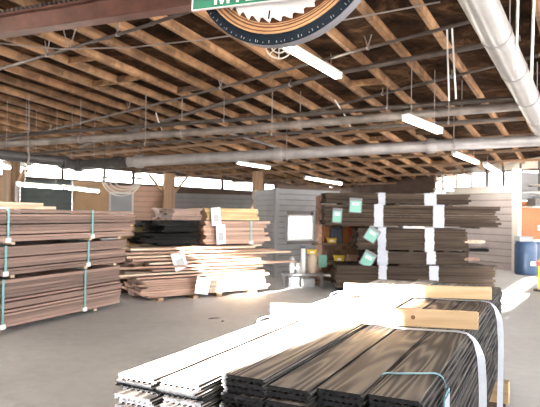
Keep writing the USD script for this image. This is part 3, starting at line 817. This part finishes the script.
# drums and barrier on the right
dr = 16.1
for i, (px_, lab, yy) in enumerate(((526, 'blue plastic drum standing right of the white corner post', 0), (538, 'second blue drum behind the first at the right edge', .35))):
    r_, h_ = .29, .9
    t = thing('blue_drum', lab, 'drum', (X(px_, dr), dr + yy, 0))
    prof = [(0, 0), (r_ * .93, 0), (r_, .04), (r_, .27), (r_ * 1.03, .29), (r_, .31), (r_, .58), (r_ * 1.03, .60), (r_, .62), (r_, .82), (r_ * .9, h_ - .02), (0, h_ - .02)]
    part(t, 'body', lathe(prof), M['blue_plastic'], smooth=40)
    part(t, 'rim', lathe([(r_ * .82, h_ - .02), (r_ * .95, h_ - .02), (r_ * .95, h_ + .012), (r_ * .82, h_ + .012), (r_ * .82, h_ - .02)]), M['blue_plastic'], smooth=40)
    part(t, 'bung', lathe([(0, h_ - .02), (.035, h_ - .02), (.035, h_ + .005), (0, h_ + .005)], 12).apply_translation((.12, 0, 0)), M['iron'])
solo('tool_tray', 'grey tray lying on top of the blue drum', 'tray', cbox(X(517, dr), X(530, dr), dr - .2, dr + .2, .915, 1.05, .01), M['grey_box'])
q = atz(541, 291, 0)
t = thing('barrier_post', 'yellow barrier post with a red and white board at the right edge', 'barrier', (q[0] + .05, q[1], 0))
part(t, 'post', lathe([(0, 0), (.11, 0), (.11, .62), (.08, .70), (0, .72)]), M['yellow'], smooth=40)
part(t, 'base', lathe([(0, 0), (.2, 0), (.2, .03), (0, .03)]), M['iron'])
for i in range(5):
    part(t, 'board_stripe', box(-.33 + i * .1, -.23 + i * .1, -.14, -.115, .55, .64), M['red' if i % 2 else 'white_paint'])
solo('notice', 'small white notice on the orange bay panel', 'notice', fbox(KF + .141, KF + .15, 1.2, 1.34, -1.05, -.75), M['paper'])

# ------------------------------------------------------------------ foreground pack of charred siding
TH = math.radians(25.8)
BOT, TOPZ, NL = 0.315, 1.0, 31
fg = thing('charred_siding_pack', 'nearest pack of charred black grooved siding boards on skids', 'lumber pack', (0, 0, 0), TH)
HB = (TOPZ - BOT) / NL


def profile(w, h):
    """Siding cross-section: chamfered face, tongue, grooved back."""
    b = 0.0022
    pts = [(b, h), (w - 0.010 - b, h), (w - 0.010, h - b), (w - 0.010, h * .62), (w, h * .56), (w, h * .28), (w - .010, h * .22), (w - .010, b), (w - .012, 0)]
    ng = 6; step = (w - .03) / ng
    for i in range(ng):
        xr = w - .016 - i * step
        pts += [(xr, 0), (xr - step * .18, h * .30), (xr - step * .5, h * .36), (xr - step * .72, h * .30), (xr - step * .86, 0)]
    pts += [(b, 0), (0, b), (0, h * .2), (.006, h * .28), (.006, h * .56), (0, h * .64), (0, h - b)]
    return Polygon(pts)


cols = [(-1.435, -1.262, 1.700, 0), (-1.258, -1.085, 1.715, 0), (-1.062, -0.886, 1.815, 1), (-0.886, -0.724, 1.835, 0), (-0.722, -0.556, 1.885, 0), (-0.548, -0.366, 1.905, 0)]
protos = {}
for ci, (xa, xb, ya, extra) in enumerate(cols):
    w = round(xb - xa, 4)
    m0 = trimesh.creation.extrude_polygon(profile(w, HB - .0012), 1.0, engine='earcut')
    v = m0.vertices.copy()
    v = np.stack([v[:, 0], v[:, 2], v[:, 1]], 1)
    protos[ci] = (v, m0.faces[:, ::-1].copy())
for li in range(NL + 1):
    for ci, (xa, xb, ya, extra) in enumerate(cols):
        if li == NL and not extra:
            continue
        v, f = protos[ci]
        top = li >= NL - 1 + (1 if extra else 0)
        y0 = ya + (0 if top else rng.uniform(-.03, .03)); y1 = 5.32 + rng.uniform(-.05, .05)
        dx = 0 if top else rng.uniform(-.007, .007)
        if ci == 5 and not top:
            dx += rng.uniform(-.012, .012)
        if ci == 0:
            dx -= 0.012 * (NL - li) / 6 * 0.4 if li > NL - 6 else 0.008
        q = v * [1, y1 - y0, 1] + [xa + dx, y0, BOT + li * HB]
        part(fg, 'board', trimesh.Trimesh(q, f, process=False), M['charred'])
fgp = lambda x, y, z: np.array([math.cos(TH) * x + math.sin(TH) * y, -math.sin(TH) * x + math.cos(TH) * y, z])

# pine battens across the pack
for i, (pl, pr, h, lab) in enumerate((((270, 319.5), (478.5, 330), 0.088, 'near pine batten laid on edge across the charred pack'), ((344, 295.5), (492, 299.8), 0.085, 'far pine batten laid on edge across the charred pack'))):
    zt = TOPZ + HB + .001
    a, b = atz(*pl, zt), atz(*pr, zt)
    d = b - a; L = float(np.linalg.norm(d)); az = math.atan2(d[0], d[1])
    t = thing('pine_batten', lab, 'batten', a, az - math.pi / 2)      # local x runs along the batten
    part(t, 'timber', cbox(0, L, 0, 0.04, 0, h, .003), M['pine'])
    if i == 0:
        kx_ = L * 0.80
        kn = trimesh.creation.cylinder(radius=.011, height=.003, sections=16); kn.apply_transform(trimesh.transformations.rotation_matrix(math.pi / 2, [1, 0, 0])); kn.apply_translation((L * .70, -.0008, h * .55))
        part(t, 'knot', kn, M['knot'])
    # end grain line
# white straps beside the battens
for i, (ys, lab, zt) in enumerate(((3.14, 'white strap over the charred pack below the near batten', 0), (4.34, 'white strap over the charred pack below the far batten', 0))):
    sl = 0.27 if i == 0 else 0.02
    zt = TOPZ + .0045
    c0 = [(-1.46, ys - .25 * (1.06 * sl), .3), (-1.46, ys - .25, TOPZ - .05), (-1.42, ys - .25 * 1, zt + .022), (-1.3, ys - .22, zt + .022)]
    ctrl = [(-1.475, ys - .22, .25), (-1.475, ys - .22, .9), (-1.44, ys - .22, zt + .012), (-1.25, ys - .19, zt + .012), (-1.08, ys - .16, zt + HB), (-0.87, ys - .12, zt + HB), (-0.70, ys - .08, zt), (-0.5, ys - .04, zt), (-0.42, ys - .03, zt + .001), (-0.366, ys - .02, zt - .016), (-0.338, ys - .015, zt - .08), (-0.325, ys, .75), (-0.325, ys + .01, .5), (-0.33, ys + .02, .22)]
    pts = smoothline(ctrl, 10)
    tw = np.clip((TOPZ + .0 - pts[:, 2]) / .12, 0, 1) * (pts[:, 0] > -.6) * 1.15
    rb = ribbon(pts, np.stack([np.sin(tw), np.cos(tw), 0 * tw], 1), 0.040, 0.003)
    rb.vertices[:, 0] += .02 * (rb.vertices[:, 0] > -.36) * np.clip((TOPZ - rb.vertices[:, 2]) / .12, 0, 1)
    rb.vertices = np.array([fgp(*v) for v in rb.vertices])
    solo('white_strap', lab, 'strap', rb, M['strap_white'])
# blue strap with hanging clip
zt = TOPZ + .003
ctrl = [(-0.568, 2.16, zt - .012), (-0.556, 2.168, zt), (-0.50, 2.19, zt + .002), (-0.43, 2.225, zt + .003), (-0.385, 2.25, zt + .002), (-0.360, 2.262, zt - .015), (-0.348, 2.265, zt - .05), (-0.345, 2.255, zt - .10)]
rb = ribbon(smoothline(ctrl, 8), (-.25, 1, 0), 0.020, 0.003)
t = thing('blue_strap', 'cut blue strap with a silver clip on the charred pack', 'strap', (0, 0, 0), TH)
part(t, 'band', rb, M['blue_strap'])
cl = []
part(t, 'clip_loop', join(box(-.340, -.336, 2.150, 2.158, .86, .955), box(-.340, -.336, 2.262, 2.270, .86, .955), box(-.340, -.336, 2.150, 2.270, .947, .955)), M['blue_strap'])
part(t, 'clip_plate', cbox(-.341, -.335, 2.158, 2.262, .84, .935, .001), M['buckle'], 'silver clip plate')
# skids
for i, (ly, lab) in enumerate(((4.9, 'timber skid under the far end of the charred pack'), (2.6, 'timber skid under the near end of the charred pack'))):
    t = thing('timber_skid', lab, 'skid', fgp(-0.9, ly, 0), TH)
    part(t, 'upper_block', cbox(-.55, .62 if i == 0 else .54, -.055, .055, .152, .313, .004), M['skid_wood'])
    part(t, 'lower_block', cbox(-.55, .60 if i == 0 else .54, -.06, .06, 0, .151, .004), M['header_wood'])

# ------------------------------------------------------------------ red beam, sign, pipes, duct, lamps
zr = CAM_Z + 2.2
a, b = atz(235, 2, zr), atz(-60, 45, zr)
d = b - a; L = float(np.linalg.norm(d)); az = math.atan2(d[0], d[1])
bm = thing('steel_beam', 'red brown steel beam under the joists at upper left', 'beam', a, az)
part(bm, 'bottom_flange', box(-.09, .09, 0, L, 0, .016), M['red_steel'])
part(bm, 'web', box(-.008, .008, 0, L, .016, .234), M['red_steel'])
part(bm, 'top_flange', box(-.09, .09, 0, L, .234, .25), M['red_steel'])
for i in range(int(L / .09)):
    part(bm, 'rivet', box(-.105, -.088, .02 + i * .09, .06 + i * .09, .252, .275), M['iron']) if False else None
part(bm, 'corrugation', join([box(-.11, .11, .01 + i * .075, .05 + i * .075, .252, .285) for i in range(int(L / .075))]), M['pipe_grey'], kind='stuff')
for yy in (0.4, L * .5, L - .4):
    top = roofz(a + d / L * yy) + .02 - zr
    for sx in (-.07, .07):
        part(bm, 'hanger_rod', tube([(sx, yy, .24), (sx, yy, top)], .012, 8), M['iron'])

# round saw blade sign
SD = 4.3
ctr = at(283, -66, SD)
R0 = 112 / F_ * SD
sg = thing('round_sign', 'round hanging sign of a saw blade with a green name band', 'sign', ctr - [0, 0, 0], PHI)   # local x right across the face, local -y faces the camera


def ring(r0, r1, y0, y1, n=72):
    return trimesh.creation.annulus(r0, r1, y1 - y0, sections=n).apply_transform(trimesh.transformations.rotation_matrix(math.pi / 2, [1, 0, 0])).apply_translation((0, (y0 + y1) / 2, 0))


part(sg, 'black_ring', ring(R0 * .905, R0, -.02, .06), M['sign_black'], smooth=40)
part(sg, 'rim', ring(R0 * .985, R0 * 1.004, -.012, .075), M['rim_silver'], smooth=40)
part(sg, 'rim_chips', join([box(-.003, .003, -.023, -.018, -.003, .006 + .006 * (i % 3)).apply_transform(trimesh.transformations.rotation_matrix(a_, [0, 1, 0], [0, 0, 0]) @ trimesh.transformations.translation_matrix((0, 0, -R0 * .98))) for i, a_ in enumerate(np.linspace(0, 2 * math.pi, 110, endpoint=False) + np.array([rng.uniform(-.02, .02) for _ in range(110)]))]), M['chip'], kind='stuff')
for i, (f0, f1, mt) in enumerate(((.888, .905, 'ring_tan'), (.874, .888, 'ring_brown'), (.852, .874, 'ring_tan'), (.836, .852, 'ring_brown'), (.822, .836, 'ring_tan'), (.812, .822, 'ring_brown'), (.798, .812, 'ring_tan'), (.68, .798, 'ring_brown'))):
    part(sg, 'wood_ring', ring(R0 * f0, R0 * f1, -.035 + .005 * i, .05), M[mt], smooth=40)
# saw blade with hooked teeth
nt = 44; tp = []
for i in range(nt):
    a0 = 2 * math.pi * i / nt; st = 2 * math.pi / nt
    for da, rr_ in ((0, .800), (.14, .806), (.22, .768), (.40, .762), (.72, .783)):
        tp.append((R0 * rr_ * math.cos(a0 + da * st), R0 * rr_ * math.sin(a0 + da * st)))
bl = trimesh.creation.extrude_polygon(Polygon(tp).difference(Point(0, 0).buffer(R0 * .06)), .006, engine='earcut')
bl.apply_transform(trimesh.transformations.rotation_matrix(math.pi / 2, [1, 0, 0])); bl.apply_translation((0, -.035, 0))
part(sg, 'saw_blade', bl, M['blade'], 'pale steel saw blade with hooked teeth')
for aa in (-92, -47, -142):
    sl = box(-.005, .005, -.0455, -.0405, -R0 * .775, -R0 * .70).apply_transform(trimesh.transformations.rotation_matrix(math.radians(aa + 100), [0, 1, 0]))
    part(sg, 'blade_slot', sl, M['sign_black'])
part(sg, 'backing', ring(.001, R0 * .915, .03, .06), M['ring_brown'])
# green band: lower edge on screen from (192,11) to (290,0)
Rw = np.array([math.cos(PHI), -math.sin(PHI), 0]); Bk = np.array([math.sin(PHI), math.cos(PHI), 0])


def onsign(px, py, off=-.06):
    r = ray(px, py); dd = np.dot(ctr + Bk * off - EYE, Bk) / np.dot(r, Bk); p = EYE + r * dd - ctr
    return np.dot(p, Rw), p[2]


bx0, bz0 = onsign(193, 11); bx1, bz1 = onsign(290, -.5)
ang = math.atan2(bz1 - bz0, bx1 - bx0); BLn = (0 - bx0) * 2; BHt = .22
bd = UsdGeom.Xform.Define(stage, sg + '/name_band'); bd.AddTranslateOp().Set(Gf.Vec3d(bx0, -.06, bz0)); bd.AddRotateYOp().Set(-math.degrees(ang))
bp = sg + '/name_band'
plate = Polygon([(0, 0), (BLn, 0), (BLn, BHt), (0.02, BHt)])
pm = trimesh.creation.extrude_polygon(plate, .014, engine='earcut'); pm.apply_transform(trimesh.transformations.rotation_matrix(math.pi / 2, [1, 0, 0]))
part(bp, 'plate', pm, M['sign_green'])
part(bp, 'lower_edging', box(0, BLn, -.019, .002, -.006, .004), M['blade'])
part(bp, 'end_edging', box(-.004, .008, -.019, .002, 0, BHt), M['blade'])
tx = meshkit.text_mesh('MYLE', .135, .004, bold=True)
tx.apply_transform(trimesh.transformations.rotation_matrix(math.pi / 2, [1, 0, 0]))
lx0, lz0 = onsign(212.5, 3.8, -.075)
lx0 = (lx0 - bx0) * math.cos(ang); tx.apply_translation((lx0, -.0145, .026))
part(bp, 'lettering', tx, M['white_paint'], 'white capital letters')
for sx in (-.5, .5):
    part(sg, 'hanging_chain', tube([(R0 * sx, .03, R0 * .8), (R0 * sx, .03, roofz(ctr) - ctr[2] + .05)], .008, 6), M['iron'])


def pipe(label, pts, r, mat, name='pipe', couplings=(), hangers=(), hmat='wire', cat='pipe', smooth=40, vee=False):
    p = [np.asarray(q, float) for q in pts]
    base = p[0].copy()
    t = thing(name, label, cat, base)
    full = np.vstack([p[0] - base] + [q - base for q in p[1:]])
    dense = np.vstack([np.linspace(full[i], full[i + 1], 8, endpoint=False) for i in range(len(full) - 1)] + [full[-1:]])
    part(t, 'tube', tube(dense, r, 14 if r > .03 else 8), M[mat], smooth=smooth)
    cum = np.concatenate([[0], np.cumsum(np.linalg.norm(np.diff(full, axis=0), axis=1))])

    def along(u):
        s = u * cum[-1]; i = min(len(full) - 2, int(np.searchsorted(cum, s, 'right') - 1)); k = (s - cum[i]) / (cum[i + 1] - cum[i])
        return full[i] * (1 - k) + full[i + 1] * k, (full[i + 1] - full[i]) / np.linalg.norm(full[i + 1] - full[i])
    for u in couplings:
        q, dd = along(u)
        part(t, 'coupling', tube([q - dd * r * .8, q - dd * r * .55, q + dd * r * .55, q + dd * r * .8], [r * 1.15, r * 1.3, r * 1.3, r * 1.15], 14), M[mat], smooth=40)
    for u in hangers:
        q, dd = along(u); top = roofz(q + base) + .03 - base[2]
        if top < q[2] + .05:
            continue
        side = np.array([dd[0], dd[1], 0]) * .06
        for sg_ in ((1, -1) if vee else (0,)):
            part(t, 'hanger_rod', tube([q + [0, 0, r * .6], [q[0] + sg_ * side[0], q[1] + sg_ * side[1], top]], .008, 6), M[hmat])
        part(t, 'pipe_clamp', tube([q - dd * .015, q + dd * .015], r * 1.25, 12), M[hmat])
    return t


pipe('thick grey lower pipe of the long pair crossing the ceiling', [rp(548, 103.5, .45), at(230, 130, 11.4), at(-14, 145, 12.5)], .075, 'pipe_mid', couplings=(.2, .45, .7), hangers=(.12, .38, .6, .8))
pipe('thinner upper pipe of the long pair crossing the ceiling', [rp(517, 98, .34), at(230, 120, 11.4), at(-14, 137, 12.5)], .042, 'pipe_grey', couplings=(.35, .6), hangers=(.2, .5))
zz = rp(540, 140, .5)
pipe('fat pale main pipe spanning the room below the joists', [at(560, 138.5, 10.9), at(540, 140, 11.0), at(330, 151.5, 11.8), at(128, 162, 12.6)], .115, 'pipe_light', couplings=(.27, .62, .97), hangers=(.22, .6))
pipe('elbowed left end of the fat pale main pipe, its shade painted dark', [at(125, 162.2, 12.61), at(76, 165.5, 12.9), at(58, 161, 12.4), at(-14, 153, 11.6)], .115, 'pipe_shaded', couplings=(.06, .36, .5), hangers=(.75,))
pipe('thin dark pipe at upper left below the red beam', [rp(190, 11, .2), rp(133, 30, .2), rp(-10, 72, .2)], .024, 'pipe_grey', couplings=(.15,), hangers=(.3, .65), vee=True)
pipe('thin pipe rising to the right across the joists', [rp(500, 14, .15), rp(360, 50, .15), rp(220, 88, .15), rp(100, 118, .15), rp(-5, 143, .15)], .024, 'pipe_grey', couplings=(.3, .55, .7), hangers=(.13, .35, .55, .78), vee=True)
pipe('thin pipe just below the long pipe pair', [at(517, 118.5, 9.2), at(360, 128, 10.2), at(200, 139.5, 11.2), at(-14, 158, 12.3)], .03, 'pipe_grey', couplings=(.3, .62), hangers=(.1, .4, .65))
pipe('thin pipe high at the right behind the joists', [rp(540, 55, .08), rp(430, 82, .08), rp(310, 112, .08)], .026, 'pipe_grey', couplings=(.4,), hangers=(.3, .6))
pipe('rusty angled pipe crossing above the pipe pair', [rp(520, 38, .05), rp(320, 76, .05), rp(200, 110, .05), rp(80, 147, .05)], .04, 'pipe_grey', hangers=(.3, .7))
pipe('slanting brace rod under the thin lower pipe', [rp(222, 131, .5), rp(292, 152, .45)], .02, 'pipe_light')
pipe('grey power cable sagging across the upper left joists', [rp(-5, 43, .3), rp(60, 49, .33), rp(130, 47.5, .33), rp(200, 40, .3), rp(346, 19.5, .3), rp(440, 2, .3)], .010, 'wire', name='cable', cat='cable')
pipe('thin tie wire hanging between joists and pipe at left', [rp(62, 8, .0), rp(62, 24, .18), rp(68, 47, .3)], .008, 'wire', name='tie_wire', cat='wire')
pipe('bent tie wire forked beside the first at left', [rp(76, 28, .05), rp(70, 47, .3)], .008, 'wire', name='tie_wire', cat='wire')

# duct
A, B = rp(470, -18, .5), rp(545, 133, .5)
da = B - A
dt = thing('round_duct', 'thick round whitish duct running along the ceiling at right', 'duct', A)
n = 5
for i in range(n):
    a_, b_ = da * i / n, da * (i + 1) / n
    part(dt, 'section', tube(np.linspace(a_, b_, 3), .17, 24), M['duct_white'], smooth=40)
    part(dt, 'band', tube([b_ - da / np.linalg.norm(da) * .03, b_ + da / np.linalg.norm(da) * .03], .178, 24), M['pipe_light'], smooth=40)
for i in (1, 3):
    q = da * i / n
    for sx in (-.16, .16):
        part(dt, 'hanger_rod', tube([q + [sx, 0, 0], [q[0] + sx, q[1], roofz(q + A) + .03 - A[2]]], .007, 6), M['wire'])
for i, (px0, y0, y1, px1, lab) in enumerate(((447, 28, 101, 449, 'pale hanger rod left of the duct, first'), (452, 27, 99, 456, 'pale hanger rod left of the duct, second'), (518, -5, 70, 516, 'white hanger rod right of the duct, nearer it'), (534, -5, 90, 531, 'white hanger rod right of the duct, at the edge'))):
    top = rp(px0, y0, -.02)
    dpt = top[1]
    bot = at(px1, y1, dpt)
    pipe(lab, [bot, top], .012 if i < 2 else .018, 'white_paint', name='hanger_rod', cat='rod')
# end bracket at the right end of pipe pair
# lamps
lampdef = [((284, 46), (338, 77), None, 'bright fluorescent fitting just below the round sign'), ((406, 119), (439, 132), 8.9, 'fluorescent fitting below the long pipe pair at right'),
           ((454, 154), (477, 163), None, 'fluorescent fitting over the dark stack, left of a pair'), ((485, 165), (500, 174), None, 'small fluorescent fitting over the dark stack, right of a pair'),
           ((237, 163), (269, 168), 16.0, 'fluorescent fitting above the middle pile below the main pipe'), ((305, 178), (341, 184), 18.0, 'fluorescent fitting above the grey cabin'),
           ((18, 185), (62, 188), 12.6, 'long fluorescent fitting low at left before the teal panel'), ((66, 188), (98, 191.5), 12.9, 'fluorescent fitting at left before the plywood panel'),
           ((27, 168), (37, 161), 12.5, 'short slanting fluorescent fitting beside the left post'), ((-6, 163), (8, 168), 11.8, 'fluorescent fitting cut by the left edge')]
lampends = []
for (pa, pb, d_, lab) in lampdef:
    if d_ is None:
        a, b = rp(*pa, .3), rp(*pb, .3)
    else:
        a, b = at(*pa, d_), at(*pb, d_ + .5)
    lampends.append((a, b, lab))
# unseen fittings added to brighten the floor and stacks on the near side
for s_, t_, lab in ((1.2, 1.0, 'unseen fluorescent fitting added over the near end of the charred pack'), (1.6, 7.6, 'unseen fluorescent fitting added before the left stack, nearer the back wall'), (4.2, 9.8, 'unseen fluorescent fitting added over the floor left of the brown stack'), (-0.8, 5.0, 'unseen fluorescent fitting added beside the gapped back wall')):
    lampends.append((ST(s_, t_, .3), ST(s_ + 2.2, t_, .3), lab))
for (a, b, lab) in lampends:
    c_ = (a + b) / 2
    t = thing('fluorescent_lamp', lab, 'lamp', c_)
    a, b = a - c_, b - c_
    dd = (b - a) / np.linalg.norm(b - a); sd = np.cross(dd, [0, 0, 1.0]); sd /= np.linalg.norm(sd)
    part(t, 'housing', bar(a - dd * .02 + [0, 0, .045], b + dd * .02 + [0, 0, .045], .13, .05), M['white_paint'])
    for s in (-1, 1):
        part(t, 'tube_light', tube([a + sd * .035 * s, b + sd * .035 * s], .022, 10), M['tube_glow'], smooth=40)
    for e in (a, b):
        part(t, 'end_cap', bar(e - dd * .012, e + dd * .012, .13, .055), M['white_paint'])
    for k in (.15, .85):
        q = a * (1 - k) + b * k; top = roofz(q + c_) + (JH - .02 if 'at left before' in lab or 'low at left' in lab else -.006) - c_[2]
        if top > .1:
            part(t, 'chain', tube([q + [0, 0, .07], [q[0], q[1], top]], .006, 6), M['wire'])
# wire lamp guard under the sign
g = at(279, 45, 7.2)
t = thing('wire_guard', 'round wire guard hanging beside the bright lamp', 'guard', g)
rings = []
for rr_ in (.17, .10):
    th = np.linspace(0, 2 * math.pi, 28, endpoint=False)
    rings.append(tube(np.stack([rr_ * np.cos(th), .05 * np.sin(th) * 0, rr_ * np.sin(th)], 1), .010, 6, closed=True))
part(t, 'outer_ring', rings[0], M['cream'], smooth=True); part(t, 'inner_ring', rings[1], M['cream'], smooth=True)
for th in np.linspace(0, math.pi, 4, endpoint=False):
    part(t, 'spoke', tube([(-.17 * math.cos(th), 0, -.17 * math.sin(th)), (.17 * math.cos(th), 0, .17 * math.sin(th))], .007, 6), M['cream'])
part(t, 'stem', tube([(0, 0, .15), (0, 0, roofz(g) + .05 - g[2])], .008, 6), M['wire'])
# hanging coil of cable
q = at(122, 180, 12.9)
t = thing('cable_coil', 'loops of pale cable hanging before the rosy wall', 'cable')
for i, (rx_, rz_, dx) in enumerate(((.40, .33, 0), (.34, .27, .03), (.44, .40, -.02), (.27, .21, .06))):
    th = np.linspace(math.pi, 2 * math.pi, 20)
    part(t, 'loop', tube(np.stack([q[0] + dx + rx_ * np.cos(th), q[1] + .02 * i + 0 * th, q[2] + .05 + rz_ * np.sin(th)], 1), .013, 6), M['cream'], smooth=True)
part(t, 'hook_bar', tube([(q[0] - .46, q[1] + .02, q[2] + .05), (q[0] + .46, q[1] + .02, q[2] + .05)], .02, 8), M['iron'])
for sx in (-.4, .4):
    part(t, 'hook_rod', tube([(q[0] + sx, q[1] + .02, q[2] + .05), (q[0] + sx, q[1] + .02, roofz(q) + .03)], .01, 6), M['iron'])
# white rope ties
for px0, py0, px1, py1, off, lab in ((156, 113, 161, 127, .4, 'white rope tied round the pipe pair at left'), (335, 100, 348, 120, .4, 'white rope hanging from the bright lamp to the pipe pair')):
    a, b = rp(px0, py0, off - .15), rp(px1, py1, off)
    pipe(lab, [a, (a + b) / 2 + [0, -.03, -.02], b, b + [.05, 0, -.15]], .012, 'white_paint', name='rope', cat='rope')

# scraps on the floor
for i, (px_, py_, L_, a_, lab) in enumerate(((208, 319, .22, .4, 'dark wood splinter on the open floor left of the charred pack'), (222, 322, .10, 1.2, 'tiny dark wood chip beside the splinter on the floor'))):
    q = atz(px_, py_, 0)
    w_ = trimesh.convex.convex_hull(np.array([[0, 0, 0], [L_, .01, 0], [L_ * .9, .03, 0], [.02, .035, 0], [.03, .01, .014], [L_ * .7, .02, .012]]))
    w_.apply_transform(trimesh.transformations.rotation_matrix(a_, [0, 0, 1])); w_.apply_translation(q)
    solo('wood_scrap', lab, 'wood scrap', w_, M['dark_board'])
